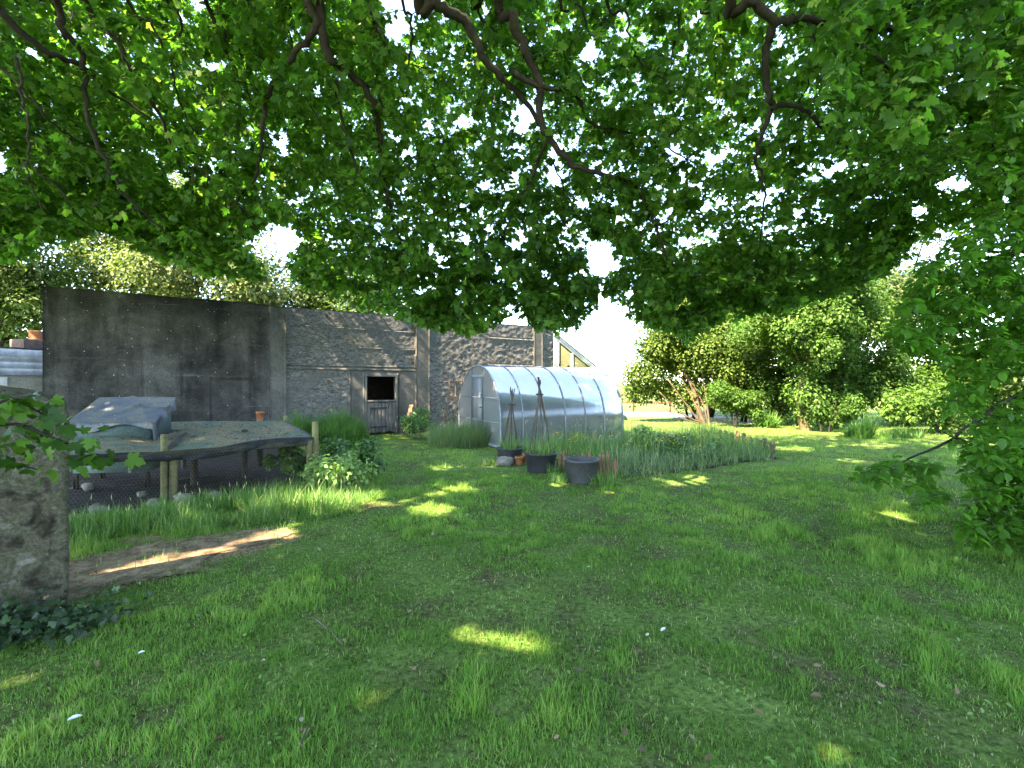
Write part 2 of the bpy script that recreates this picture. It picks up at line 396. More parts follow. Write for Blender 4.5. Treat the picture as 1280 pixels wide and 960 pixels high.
def poly_mat(name, tint, clear, rough):
    m, nt, out = new_mat(name); co = coord(nt)
    tr = nt.nodes.new('ShaderNodeBsdfTransparent'); tr.inputs[0].default_value = rgba(tint)
    gl = nt.nodes.new('ShaderNodeBsdfGlossy'); gl.inputs['Roughness'].default_value = rough; gl.inputs[0].default_value = (.95, .96, 1, 1)
    df = nt.nodes.new('ShaderNodeBsdfDiffuse'); df.inputs[0].default_value = (.33, .35, .36, 1)
    tl = nt.nodes.new('ShaderNodeBsdfTranslucent'); tl.inputs[0].default_value = (.42, .45, .46, 1)
    h = nt.nodes.new('ShaderNodeMixShader'); h.inputs[0].default_value = .5; lk(nt, df.outputs[0], h.inputs[1]); lk(nt, tl.outputs[0], h.inputs[2])
    mk1 = nt.nodes.new('ShaderNodeMixShader')
    lk(nt, ramp(nt, noise_n(nt, 2, 5, .6, co), [(.3, clear-.12), (.7, clear+.1)]), mk1.inputs[0])
    lk(nt, h.outputs[0], mk1.inputs[1]); lk(nt, tr.outputs[0], mk1.inputs[2])
    fr = nt.nodes.new('ShaderNodeFresnel'); fr.inputs[0].default_value = 1.6
    nb = bump(nt, noise_n(nt, 1.6, 2, .5, co), .12, .10); lk(nt, nb, gl.inputs['Normal'])
    mx = nt.nodes.new('ShaderNodeMixShader'); lk(nt, mth(nt, 'MINIMUM', mth(nt, 'ADD', mth(nt, 'MULTIPLY', fr.outputs[0], .45), .02), .5), mx.inputs[0])
    lk(nt, mk1.outputs[0], mx.inputs[1]); lk(nt, gl.outputs[0], mx.inputs[2]); lk(nt, mx.outputs[0], out.inputs[0])
    return m
M['poly'] = poly_mat('clear_polycarbonate', (.58, .64, .63), .5, .16)
M['polyend'] = poly_mat('milky_polycarbonate', (.62, .66, .63), .2, .35)
M['alu'] = rough_mat('grey_metal_frame', [(.3, (.16, .18, .20)), (.7, (.26, .28, .31))], 4, 30, .1, .002, .4, None, 0, .5)

# ================================================================ GROUND
def build_ground():
    xs = np.concatenate([np.linspace(-900, -34, 22), np.linspace(-30, 30, 201), np.linspace(34, 900, 22)])
    ys = np.concatenate([np.linspace(-120, -14, 8), np.linspace(-10, 40, 201), np.linspace(46, 1600, 30)])
    X, Y = np.meshgrid(xs, ys, indexing='ij'); n, m = X.shape
    Z = gz(X, Y)-np.clip((Y-60)/300, 0, 1)*2
    V = np.stack([X, Y, Z], -1).reshape(-1, 3)
    i, j = np.meshgrid(np.arange(n-1), np.arange(m-1), indexing='ij'); a = i*m+j
    tag(mk('ground', V, [np.stack([a, a+m, a+m+1, a+1], -1).reshape(-1, 4)], M['ground'], smooth=True, var=earth(V[:, 0], V[:, 1])), kind='structure')

def sheet(name, poly, mat, lift=.006, step=.12, ragged=.1, label=None, kind='structure'):
    """irregular sheet on the ground inside a polygon"""
    poly = np.asarray(poly, float); lo = poly.min(0)-.3; hi = poly.max(0)+.3
    xs = np.arange(lo[0], hi[0], step); ys = np.arange(lo[1], hi[1], step)
    X, Y = np.meshgrid(xs, ys, indexing='ij'); n, m = X.shape
    d = ragged*(noise(X, Y, 1.9)-.5)*4
    ins = inside(poly, X+d, Y+ragged*(noise(Y, X, 1.7)-.5)*4)
    V = np.stack([X, Y, gz(X, Y)+lift+.008*noise(X, Y, 6)], -1).reshape(-1, 3)
    i, j = np.meshgrid(np.arange(n-1), np.arange(m-1), indexing='ij'); a = (i*m+j)
    ok = (ins[:-1, :-1] & ins[1:, :-1] & ins[:-1, 1:] & ins[1:, 1:])
    q = np.stack([a, a+m, a+m+1, a+1], -1)[ok]
    return tag(mk(name, V, [q], mat, smooth=True), label, kind=kind)
def inside(poly, X, Y):
    poly = np.asarray(poly); r = np.zeros(np.shape(X), bool); j = len(poly)-1
    for i in range(len(poly)):
        xi, yi = poly[i]; xj, yj = poly[j]
        r ^= ((yi > Y) != (yj > Y)) & (X < (xj-xi)*(Y-yi)/(yj-yi+1e-12)+xi); j = i
    return r

PATH = [G(-60, 760), G(70, 742), G(150, 726), G(240, 702), G(320, 684), G(375, 664), G(355, 652), G(290, 664), G(200, 674), G(110, 686), G(40, 700), G(-120, 706)]
def earth(x, y):
    f = np.zeros(np.shape(x)); k = np.hypot(x+3.5, y-5) < 4
    if k.any():
        f[k] = np.mean([inside(PATH, x[k]+r_*math.cos(a_)*1.2, y[k]+r_*math.sin(a_)*.8) for a_ in np.arange(0, 6.2, .7) for r_ in (.05, .2, .38)], 0)
    return f
build_ground()
sheet('path', PATH, M['path'], .004, .03, .26)
FR = np.array([-3.25, 7.9]); FDIR = np.array([.723, .692]); FL = FR-4.4*FDIR
RR = np.array([-4.45, 9.5]); RL = np.array([-8.1, 9.0])
RUN = [FL-np.array([.3, .1]), FR, RR, (-4.7, 10.6), (-6.4, 13.9), (-10.6, 11.2), RL, FL+np.array([-2.2, .8])]
sheet('soil', RUN, M['soil'], .008, .1, .04)
BED = [(.15, 10.9), (.8, 9.7), (1.5, 9.1), (1.95, 8.35), (3.3, 8.9), (5.75, 10.4), (6.35, 12.2), (6.2, 14.6), (3.6, 15.2), (3.2, 13.7), (.1, 12.1)]
sheet('soil', BED, M['soil'], .008, .12, .05)
TRACK = [(3.2, 25), (9.8, 22.2), (11.5, 23.2), (9, 27), (4, 31), (-2, 36), (-6, 36), (0, 29)]
sheet('track', TRACK, M['gravel'], .012, .3, .15)
sheet('soil', [(7.6, 20.2), (11, 19.2), (12.5, 20.8), (9.4, 23.2), (7.2, 22.8)], M['path'], .007, .2, .2)

# ================================================================ LAWN GRASS
def blade_mesh(x, y, z0, h, w, lean, ang, bend, var, three=True):
    n = len(x); dx = np.cos(ang)*lean*h; dy = np.sin(ang)*lean*h
    sx = -np.sin(ang+bend)*w/2; sy = np.cos(ang+bend)*w/2
    z = z0
    b = np.stack([x, y, z], 1); s = np.stack([sx, sy, np.zeros(n)], 1); d = np.stack([dx, dy, np.zeros(n)], 1)
    up = np.zeros((n, 3)); up[:, 2] = h*np.sqrt(np.clip(1-lean**2*.6, .15, 1))
    if three:
        V = np.stack([b-s, b+s, b+up*.55+d*.35+s*.8, b+up*.55+d*.35-s*.8, b+up+d], 1)
        k = (np.arange(n)*5)[:, None]
        return V.reshape(-1, 3), [k+np.array([0, 1, 2, 3]), k+np.array([3, 2, 4])], np.repeat(var, 5)
    V = np.stack([b-s, b+s, b+up+d], 1); k = (np.arange(n)*3)[:, None]
    return V.reshape(-1, 3), [k+np.array([0, 1, 2])], np.repeat(var, 3)

def lawn():
    zones = [(1.5, 3.2, 10000, .0042, 1), (3.2, 5.5, 6200, .0055, 1), (5.5, 9, 2700, .0085, 1), (9, 15, 900, .014, 0), (15, 27, 240, .028, 0)]
    mb = MB(); va = []
    for (y0, y1, dens, w, three) in zones:
        xm = 1.25*y1+.4; N = int(2*xm*(y1-y0)*dens)
        x = rng.uniform(-xm, xm, N); y = rng.uniform(y0, y1, N)
        k = np.abs(x) < 1.18*y+.5; x, y = x[k], y[k]
        c1 = fbm(x, y, 1.1, 4); c2 = fbm(x+50, y, 4.5, 3); c3 = noise(x, y+30, .35)
        bare = (c1 < .37) & (rng.random(len(x)) < .62) | (c2 < .36) & (rng.random(len(x)) < .6)
        ok = ~bare
        ok &= rng.random(len(x)) > np.clip(1.25*earth(x, y)+.9*(fbm(x, y, 4, 3)-.5), 0, .985)
        ok &= ~inside(RUN, x, y)
        ok &= ~(inside(BED, x, y) & (rng.random(len(x)) < .7))
        ok &= ~inside(TRACK, x, y)
        ok &= ~((x*.547-(y)*.837) < (-10.85*.547-11.2*.837)+.02)        # behind the wall line
        x, y, c1, c2, c3 = x[ok], y[ok], c1[ok], c2[ok], c3[ok]; n = len(x)
        h = (.022+.080*np.clip((c2-.38)*2.4, 0, 1)**1.3*np.clip((c1-.25)*2.2, .15, 1))*rng.uniform(.55, 1.5, n)
        h *= .45+1.1*noise(x, y, 15)
        lean = rng.uniform(.1, .9, n); ang = rng.uniform(0, 2*PI, n)+3*c1
        var = np.clip(.05+1.5*(c1-.27)+.6*(c3-.5)+.7*(c2-.5)+rng.normal(0, .26, n), 0, .9)
        straw = rng.random(n) < .03+.16*(c2 < .41)+.10*(c1 < .38); var[straw] = rng.uniform(.88, 1, straw.sum())
        V, fs, v = blade_mesh(x, y, gz(x, y)-.004, h, w*rng.uniform(.6, 1.3, n), lean, ang, rng.uniform(-.8, .8, n), var, bool(three))
        mb.add(V, fs); va.append(v)
    o = mb.build('lawn_grass', M['grass'], var=np.concatenate(va))
    tag(o, 'mown patchy lawn grass dappled with light', None, None, 'stuff')
    # low broad weeds between the blades
    N = 9000; y = 1.6+10*rng.random(N)**1.6; x = rng.uniform(-1.2, 1.2, N)*y
    k = (fbm(x+9, y, 1.6, 3) > .56) & ~inside(PATH, x, y) & ~inside(RUN, x, y) & ~inside(BED, x, y); x, y = x[k], y[k]; n = len(x)
    p = np.stack([x, y, gz(x, y)+rng.uniform(.012, .04, n)], 1)
    V, f = leaf_arrays(p, rdir(n)*[1, 1, .25], np.array([0, 0, 1])+.45*rdir(n), rng.uniform(.014, .030, n), T_OVAL)
    tag(mk('clover', V, [f], M['clover'], var=np.repeat(rng.random(n), len(T_OVAL[0]))), 'small clover leaves spread through the lawn', None, None, 'stuff')
    # fallen leaves
    N = 260; y = 1.8+13*rng.random(N)**1.5; x = rng.uniform(-1.1, 1.1, N)*y
    k = ~inside(RUN, x, y) & ~inside(BED, x, y); x, y = x[k], y[k]; n = len(x)
    p = np.stack([x, y, gz(x, y)+rng.uniform(.02, .055, n)], 1)
    V, f = leaf_arrays(p, rdir(n)*[1, 1, .3], np.array([0, 0, 1])+.5*rdir(n), rng.uniform(.018, .05, n), T_OVAL, 1.5)
    vv = rng.random(n)**1.3
    tag(mk('fallen_leaves', V, [f], M['litter'], var=np.repeat(vv, len(T_OVAL[0]))), 'brown and silvery fallen leaves scattered on the lawn', None, None, 'stuff')
lawn()

def grass_patch(name, x, y, h0, h1, w, mat, label, cat=None, kind=None, leanmax=.7, varr=(0, 1), seeds=0, parent=None, group=None, poly=None):
    n = len(x); h = rng.uniform(h0, h1, n)*(.3+1.35*fbm(x, y, 2.4, 3))
    if poly is not None:
        h = h*(.22+.85*np.mean([inside(poly, x+r_*math.cos(a_), y+r_*math.sin(a_)) for a_ in np.arange(0, 6.2, .9) for r_ in (.2, .45)], 0)**1.3)
    V, fs, v = blade_mesh(x, y, gz(x, y)-.01, h, w*rng.uniform(.6, 1.3, n), rng.uniform(.05, leanmax, n),
        rng.uniform(0, 2*PI, n), rng.uniform(-.8, .8, n), rng.uniform(varr[0], varr[1], n), True)
    mb = MB().add(V, fs); va = [v]
    if seeds:
        i = rng.choice(n, seeds); hh = h1*rng.uniform(.95, 1.35, seeds)
        V, fs, v = blade_mesh(x[i], y[i], gz(x[i], y[i]), hh, np.full(seeds, w*.5), rng.uniform(.02, .35, seeds), rng.uniform(0, 6.3, seeds), np.zeros(seeds), np.full(seeds, .92), True)
        mb.add(V, fs); va.append(v)
        tip = V.reshape(-1, 5, 3)[:, 4]
        d = np.tile([0, 0, 1.], (seeds, 1))+.3*rdir(seeds)
        V2, f2 = leaf_arrays(tip-.05*d, d, rdir(seeds), rng.uniform(.05, .09, seeds), (T_DIA[0]*[.22, 1, .3], T_DIA[1]))
        mb.add(V2, [f2]); va.append(np.full(len(V2), 1.0))
    return tag(mb.build(name, mat, parent, var=np.concatenate(va)), label, cat, group, kind)

def strip_points(poly, n):
    poly = np.asarray(poly, float); lo, hi = poly.min(0), poly.max(0)
    x = rng.uniform(lo[0], hi[0], n*4); y = rng.uniform(lo[1], hi[1], n*4)
    k = inside(poly, x+.55*(fbm(x, y, 1.9, 3)-.5), y+.55*(fbm(y+7, x, 1.9, 3)-.5)) & (fbm(x, y, 2.3, 2) > .33); return x[k][:n], y[k][:n]
LONG = [FL+np.array([-.9, -.55]), G(75, 686), G(110, 682), G(200, 670), G(290, 660), G(355, 648), G(400, 650), G(450, 640), G(470, 620), FR+np.array([.3, .05]), FR-[-.05, .25], FL+np.array([0.05, -.28])]
x, y = strip_points(LONG, 13000)
grass_patch('long_grass', x, y, .06, .30, .0065, M['longgrass'], 'long pale grass along the front of the chicken run', None, 'stuff', 1.0, (.0, 1), 70, poly=LONG)
x, y = strip_points(PATH, 420); k = rng.random(len(x)) < np.clip(fbm(x, y, 3, 2)*4-1.5, 0, 1); x, y = x[k], y[k]
grass_patch('grass_tuft', x, y, .05, .12, .006, M['longgrass'], 'small bright grass tufts on the bare earth path', None, 'stuff', .8, (.4, .95))

# ================================================================ BARN WALL
A2 = np.array([-10.85, 11.2]); WE = np.array([.8366, .5479]); WN = np.array([.5479, -.8366])
def w_u(px):
    k = (px-640)/F; return (k*A2[1]-A2[0])/(WE[0]-k*WE[1])
def w_z(px, py):
    return EYE-(py-480)/F*(A2[1]+w_u(px)*WE[1])
def wp(u, d, z):
    u = np.asarray(u, float); return np.stack([A2[0]+u*WE[0]+d*WN[0], A2[1]+u*WE[1]+d*WN[1], z+0*u], -1)
def wall_panel(mb, u0, u1, z0, z1, d=0.0, thick=.45, amp=.03, sc=3.0, step=.06, topvar=0.0):
    """closed slab whose front (d towards the viewer) is a displaced grid"""
    nu = max(2, int((u1-u0)/step)+1); nz = max(2, int((z1-z0)/step)+1)
    U, Z = np.meshgrid(np.linspace(u0, u1, nu), np.linspace(z0, z1, nz), indexing='ij')
    edge = np.minimum(np.minimum(U-u0, u1-U), np.minimum(Z-z0, z1-Z)); e = np.clip(edge/.06, 0, 1)
    D = d+e*amp*(fbm(U, Z*1.6, sc*1.7, 4)-.5)*1.3
    if topvar: Z = Z+topvar*(fbm(U, U*0, 1.1, 4)-.6)*(Z-z0)/(z1-z0)
    Vf = np.stack([A2[0]+U*WE[0]+D*WN[0], A2[1]+U*WE[1]+D*WN[1], Z], -1).reshape(-1, 3)
    Vb = np.stack([A2[0]+U*WE[0]+(d-thick)*WN[0], A2[1]+U*WE[1]+(d-thick)*WN[1], Z], -1).reshape(-1, 3)
    i, j = np.meshgrid(np.arange(nu-1), np.arange(nz-1), indexing='ij'); a = (i*nz+j).ravel()
    q = np.stack([a, a+nz, a+nz+1, a+1], -1); N = nu*nz
    bd = [k*nz for k in range(nu)]+[(nu-1)*nz+k for k in range(1, nz)]+[k*nz+nz-1 for k in range(nu-2, -1, -1)]+[k for k in range(nz-2, 0, -1)]
    side = [[bd[k], bd[(k+1) % len(bd)], bd[(k+1) % len(bd)]+N, bd[k]+N] for k in range(len(bd))]
    mb.add(np.vstack([Vf, Vb]), [q, q[:, ::-1]+N, side]); return mb

barn = empty('stone_barn', (*(A2+WE*7), 0), 'long roofless-looking stone and concrete farm building with a half door', 'building')
ZT = 3.88
u_sl, u_pl, u_a, u_pa, u_pb, u_c, u_cb, u_e = [w_u(p) for p in (55, 337, 357, 520, 536, 667, 677, 692)]
u_d0, u_d1 = w_u(456), w_u(497); zd = w_z(476, 470); zp = w_z(440, 458)
b = MB(); wall_panel(b, 0, u_pl, -.1, ZT-.005, .13, .60, .012, 1.6, .08, .05)
o = b.build('concrete_wall', M['slab'], barn); o['label'] = 'dark smooth weathered concrete end of the wall'
# a patch of paler render and a chamfered edge strip on the slab
b = MB(); wall_panel(b, w_u(262), w_u(316), -.05, w_z(290, 472), .134, .05, .003, 2, .1)
o = b.build('render_patch', M['slab'], barn)
for (ua, ub, dd) in ((u_pl+.005, u_a, .10), (u_pa, u_pb, .06), (u_c, u_cb, .06)):
    b = MB(); wall_panel(b, ua, ub, -.1, ZT-.03, dd, .55, .010, 2.5, .06, .02); b.build('pilaster', M['pilaster'], barn)
b = MB()
wall_panel(b, u_a+.005, u_d0-.45, -.1, zp-.11, .0, .45, .035, 5.0, .045)            # rough lower left
wall_panel(b, u_a+.005, u_pa-.005, zp+.008, ZT, -.05, .40, .028, 5, .045, .06)      # rough upper panel
wall_panel(b, u_pb+.005, u_c-.005, -.1, ZT, .0, .45, .045, 5.5, .045, .10)
wall_panel(b, u_cb+.005, u_e, -.1, ZT, .0, .45, .09, 6.5, .04, .06)
b.build('wall', M['stonewall'], barn)
b = MB()
wall_panel(b, u_a+.008, u_pa-.008, zp-.10, zp, .035, .45, .012, 2.5)           # ledge band
wall_panel(b, u_d0-.44, u_d0-.02, -.1, zp-.105, .025, .45, .02, 2.2)
wall_panel(b, u_d1+.02, u_pa-.008, -.1, zp-.105, .025, .45, .02, 2.2)
wall_panel(b, u_d0-.016, u_d1+.016, zd+.05, zp-.105, .025, .45, .012, 2.2)
o = b.build('door_surround', M['pilaster'], barn); o['label'] = 'smooth grey cement band round the door'
# horizontal shutter lines of the cast upper panels
for t in (.36, .70):
    zz = zp+(ZT-zp)*t; b = MB(); wall_panel(b, u_a+.05, u_pa-.05, zz-.02, zz+.02, -.033, .1, .018, 6, .04); b.build('shutter_ridge', M['stonewall'], barn)
for zz in (2.35, 3.35): b = MB(); wall_panel(b, w_u(610), u_c-.06, zz-.04, zz+.04, .03, .1, .025, 6, .04); b.build('string_course', M['stonewall'], barn)
b = MB()
zm = w_z(476, 500)
for ua in (u_d0+.0, u_d1-.07): b.box(wp(ua+.035, -.02, (zd+.0)/2), (.07, .09, zd-.01), (*WE, 0), None, None, .006)
b.box(wp((u_d0+u_d1)/2, -.018, zd+.012), (u_d1-u_d0+.03, .09, .07), (*WE, 0), None, None, .006)
b.build('door_frame', M['oldwood'], barn)
dleaf = MB(); nb = 8; wd = (u_d1-u_d0-.15)/nb
for k in range(nb):
    hh = zm-.06-rng.uniform(0, .03); lo = .05+rng.uniform(0, .05)
    dleaf.box(wp(u_d0+.075+(k+.5)*wd, .0+rng.uniform(-.006, .006), (hh+lo)/2), (wd-.012, .03, hh-lo), (*WE, 0), None, None, .004)
dl = dleaf.build('half_door', M['oldwood'], barn)
b = MB(); b.box(wp((u_d0+u_d1)/2, .012, zm-.03), (u_d1-u_d0-.145, .07, .06), (*WE, 0), None, None, .006); b.build('top_rail', M['oldwood'], dl)
for zz in (.25, .85):
    b = MB(); b.box(wp((u_d0+u_d1)/2-.1, .022, zz), (.55, .012, .045), (*WE, 0), None, None, .003); b.build('hinge', M['darkmetal'], dl)
# the rest of the building: back and end walls, roof below the parapet
b = MB()
for (ua, ub, d) in ((0, u_e, -6.0),):
    b.box(wp((ua+ub)/2, d, ZT/2-.2), (ub-ua, .4, ZT-.4), (*WE, 0))
b.box(wp(.2, -3.15, ZT/2-.2), (.4, 5.3, ZT-.4), (*WE, 0)); b.box(wp(u_e-.2, -3.15, ZT/2-.2), (.4, 5.3, ZT-.4), (*WE, 0))
b.build('rear_wall', M['stonewall'], barn)
b = MB(); b.box(wp(u_e/2, -3.2, ZT-.55), (u_e-.5, 5.4, .12), (*WE, 0)); b.build('roof', M['slate'], barn)

# lean-to with glazed gable beyond the far end of the barn
lean = empty('glazed_leanto', (2.6, 20.7, 0), 'white framed lean-to with algae green panes behind the barn end', 'lean-to')
Yl = 20.6
def lp(px, py, d=0): return P(px, py, Yl+d)
b = MB(); tri = [lp(697, 540), lp(697, 424), lp(744, 462), lp(744, 540)]
V = np.array([q for q in tri]+[q+np.array([0, 3.0, 0]) for q in tri])
b.add(V, [[[0, 1, 2, 3], [7, 6, 5, 4], [0, 3, 7, 4], [3, 2, 6, 7], [0, 4, 5, 1]]]); b.build('pane', M['mossglass'], lean)
b = MB(); b.bar(lp(693, 418, -.06), lp(748, 463, -.06), .1, .22, .01); b.build('barge_board', M['white'], lean)
b = MB()
V = np.array([lp(690, 412, -.12), lp(750, 461, -.12), lp(750, 461, 3.1), lp(690, 412, 3.1)]); V2 = V+np.array([0, 0, -.06])
b.add(np.vstack([V, V2]), [[[0, 1, 2, 3], [7, 6, 5, 4], [0, 4, 5, 1], [1, 5, 6, 2], [2, 6, 7, 3], [3, 7, 4, 0]]]); b.build('roof', M['slate'], lean)
for px, t in ((697.5, 424), (715, 438)):
    b = MB(); b.bar(lp(px, 545, -.04), lp(px, t+4, -.04), .08, .08, .006); b.build('frame_post', M['white'], lean)

# white outbuilding at the far left
ob = empty('white_outbuilding', (-14.4, 13.2, 0), 'white painted outbuilding with boarded fascia beyond the dark wall', 'outbuilding')
c0 = P(-120, 405, 11.8)[:2]; c1 = P(62, 444, 14.6)[:2]; od = (c1-c0); oL = np.linalg.norm(od); od /= oL; on = np.array([od[1], -od[0]])
def op(s, d, z): return np.array([*(c0+od*s+on*d), z])
zt = 2.62
b = MB(); b.box(op(oL/2+1, -2.1, zt/2), (oL+2, 3.9, zt-.15), (*od, 0)); b.build('wall', M['greywall'], ob)
for k in range(4):
    b = MB(); b.box(op(oL/2+1, .06+.02*(k == 0), zt-.10-k*.185), (oL+2.2, .03+.03*(k == 0), .1835), (*od, 0), None, None, .004); b.build('fascia_board', M['white'], ob)
sp = (lambda k: (k*c0[1]-c0[0])/(od[0]-k*od[1]))((2-640)/F)
b = MB(); b.box(op(sp-.12, .03, (zt-.8)/2), (.42, .10, zt-.8), (*od, 0), None, None, .008); b.build('corner_post', M['white'], ob)
b = MB(); b.box(op(oL/2+1, -2.06, zt+.02), (oL+2.3, 4.3, .06), (*od, 0), None, None, .01); rf = b.build('roof', M['slate'], ob)
cc = P(43, 430, 15.6)
b = MB(); b.box((cc[0], cc[1], 2.62+.15), (.9, .7, .52), (*od, 0), None, None, .01); ch = b.build('chimney', M['brick'], rf)
b = MB(); b.lathe((cc[0]+.05, cc[1], 3.02), [(.0, .0), (.19, .0), (.2, .04), (.17, .08), (.17, .24), (.2, .27), (.2, .31), (.14, .31), (.14, .1)], 20); b.build('chimney_pot', M['terracotta'], rf, True)

# ================================================================ STONE PILLAR
def pillar():
    foot = np.array([(-3.14, 3.40), (-3.68, 3.98), (-4.75, 3.30), (-4.15, 2.72)]); n = 132; nz = 110
    per = []
    for i in range(4):
        a, c = foot[i], foot[(i+1) % 4]
        for t in np.linspace(0, 1, n//4, endpoint=False): per.append(a+(c-a)*t)
    per = np.array(per); n = len(per); cen = per.mean(0)
    # round the corners
    for _ in range(0): per = .5*per+.25*(np.roll(per, 1, 0)+np.roll(per, -1, 0))
    sc_ = 1.02; per = cen+(per-cen)*sc_
    top = 1.47+.21*np.clip(((foot[0]-per)@np.array([.83, .56]))/1.0, -.1, 1.3)
    V = []
    for k in range(nz):
        t = k/(nz-1); z = -.1+t*(top+.1)
        d = unit(per-cen); ns = fbm(per[:, 0]*2+per[:, 1]*3, z*2.2, 2.3, 6)+.5*(fbm(per[:, 0]*3+per[:, 1]*4, z*4, 7, 3)-.5)
        r = 1+.022*(ns-.5)*2-(.03*max(0, t-.93)/.07)
        p = cen+(per-cen)*r[:, None]; V.append(np.column_stack([p, z]))
    cap = []
    for s in (.75, .4, 0.02):
        p = cen+(per-cen)*s; tz = 1.5+.21*np.clip(((foot[0]-p)@np.array([.83, .56]))/1.0, -.1, 1.3)+.03*fbm(p[:, 0], p[:, 1], 3, 3); cap.append(np.column_stack([p, tz]))
    V = np.concatenate(V+cap); m = nz+3
    q = [[i*n+k, i*n+(k+1) % n, (i+1)*n+(k+1) % n, (i+1)*n+k] for i in range(m-1) for k in range(n)]
    o = mk('stone_pillar', V, [q], M['moss_stone'], smooth=True)
    tag(o, 'thick mossy rough stone gate pillar at the left edge', 'pillar')
pillar()

# ================================================================ CHICKEN RUN
run = empty('chicken_run', (-5.2, 7.6, 0), 'low netted chicken run with mossy posts and wire mesh sides', 'chicken run')
HF, HR = .745, .90
COOPC = np.array([-6.38, 7.95]); cth = math.radians(7); CX = np.array([math.cos(cth), math.sin(cth)]); CY = np.array([-math.sin(cth)-.2, math.cos(cth)]); CY /= np.linalg.norm(CY)
CWD, CDP = 1.18, 1.0
def roof_z(s, t):
    return (HF*(1-t)+HR*t)+.02*np.sin(9*s)*(1-t)-.13*np.sin(PI*s*3)**2*np.sin(PI*t)*.6-.05*np.sin(PI*np.clip(s*2.35-1.0, 0, 1)*1.0)**2*(1-t)+.02*(fbm(s*6, t*5, 1.5, 3)-.5)
def run_roof():
    n, m = 90, 44; S, T = np.meshgrid(np.linspace(0, 1, n), np.linspace(0, 1, m), indexing='ij')
    FLx = FL+np.array([0, 0])
    Pxy = (FLx*(1-S)[..., None]*(1-T)[..., None]+FR*S[..., None]*(1-T)[..., None]+RR*(S*T)[..., None]+RL*((1-S)*T)[..., None])
    Z = roof_z(S, T); V = np.dstack([Pxy, Z]).reshape(-1, 3)
    i, j = np.meshgrid(np.arange(n-1), np.arange(m-1), indexing='ij'); a = (i*m+j).ravel()
    q = np.stack([a, a+m, a+m+1, a+1], -1)
    c = V[q].mean(1)[:, :2]-COOPC; lx = c@CX; ly = c@CY
    q = q[~((np.abs(lx) < CWD/2-.02) & (np.abs(ly) < CDP/2-.02))]
    edge = np.minimum.reduce([(1-T)*9, 26*T, (1-S)*26]).ravel()
    var = np.clip(1-np.minimum((1-T)*13, np.minimum(T*20, (1-S)*24)), 0, 1).ravel()*np.clip(fbm(V[:, 0], V[:, 1], 2.2, 3)*2.4-.6, 0, 1)
    Vb = V-np.array([0, 0, .012]); N = len(V)
    o = mk('roof_net', np.vstack([V, Vb]), [q, q[:, ::-1]+N], M['net'], run, np.concatenate([var, var]), True)
    # front hem of dark netting hanging from the edge
    for (p0, p1, sfun, nm) in ((FL, FR, lambda s: roof_z(s, 0*s), 'net_hem'), (FR, RR, lambda s: roof_z(0*s+1, s), 'net_hem')):
        ns = 100; s = np.linspace(0, 1, ns); d = (p1-p0)/np.linalg.norm(p1-p0); nn = np.array([d[1], -d[0]])
        rows = []
        drop = .115+.06*(fbm(s*8, s*0, 1.3, 3)-.4)
        for k, (dz, off) in enumerate(((.008, -.02), (.0, .018), (-.35, .035), (-.8, .03), (-1, .005))):
            w = .016*np.sin(s*46+k)+.012*np.sin(s*91+2*k)
            p = p0+(p1-p0)*s[:, None]+nn*(off+w*(k > 1))[:, None]
            rows.append(np.column_stack([p, sfun(s)+np.where(dz < 0, dz*drop, dz)]))
        V = np.stack(rows, 1).reshape(-1, 3); R = len(rows)
        i, j = np.meshgrid(np.arange(ns-1), np.arange(R-1), indexing='ij'); a = (i*R+j).ravel(); q = np.stack([a, a+R, a+R+1, a+1], -1)
        Vb = V-np.append(nn*.006, 0); N = len(V)
        mk(nm, np.vstack([V, Vb]), [q, q[:, ::-1]+N], M['drape'], run, None, True)
run_roof()
def post(p, top, r=.045, mat='post', lean=(0, 0)):
    b = MB(); pts = [np.array([p[0]+lean[0]*t, p[1]+lean[1]*t, -.05+(top+.05)*t]) for t in np.linspace(0, 1, 6)]
    b.tube(pts, r*np.array([1.05, 1, 1.02, .98, 1, .98]), 12); b.build('post', M[mat], run, False)
mp = P(205, 620, 6.62)[:2]
post(mp, .93, .040); post(mp+FDIR*.09+np.array([.0, .03]), .70, .05)
post(FR+np.array([-.06, -.05]), .70, .045, lean=(.02, 0)); post(FR+np.array([.03, .05]), 1.0, .05, lean=(-.02, 0))
post(FL+FDIR*.15, .72); post(FL+FDIR*.95+np.array([-.1, .15]), .70, .05, 'darkwood'); post(FL+FDIR*1.25, .70, .05)
post(RR, 1.0, .045); post(RR*.5+RL*.5, .86, .045, 'darkwood'); post(np.array([-5.2, 7.9]), .78, .05, 'darkwood'); post(np.array([-4.7, 8.5]), .82, .05, 'darkwood')
b = MB()
def rail(p0, p1, z0, z1): b.bar((*p0, z0), (*p1, z1), .06, .08, .006)
rail(FL, FR, HF-.075, HF-.075); rail(FR, RR, HF-.08, HR-.08); rail(RL, RR, HR-.09, HR-.09); rail(mp, RR*.55+RL*.45, HF-.08, HR-.12)
b.build('roof_rail', M['darkwood'], run)
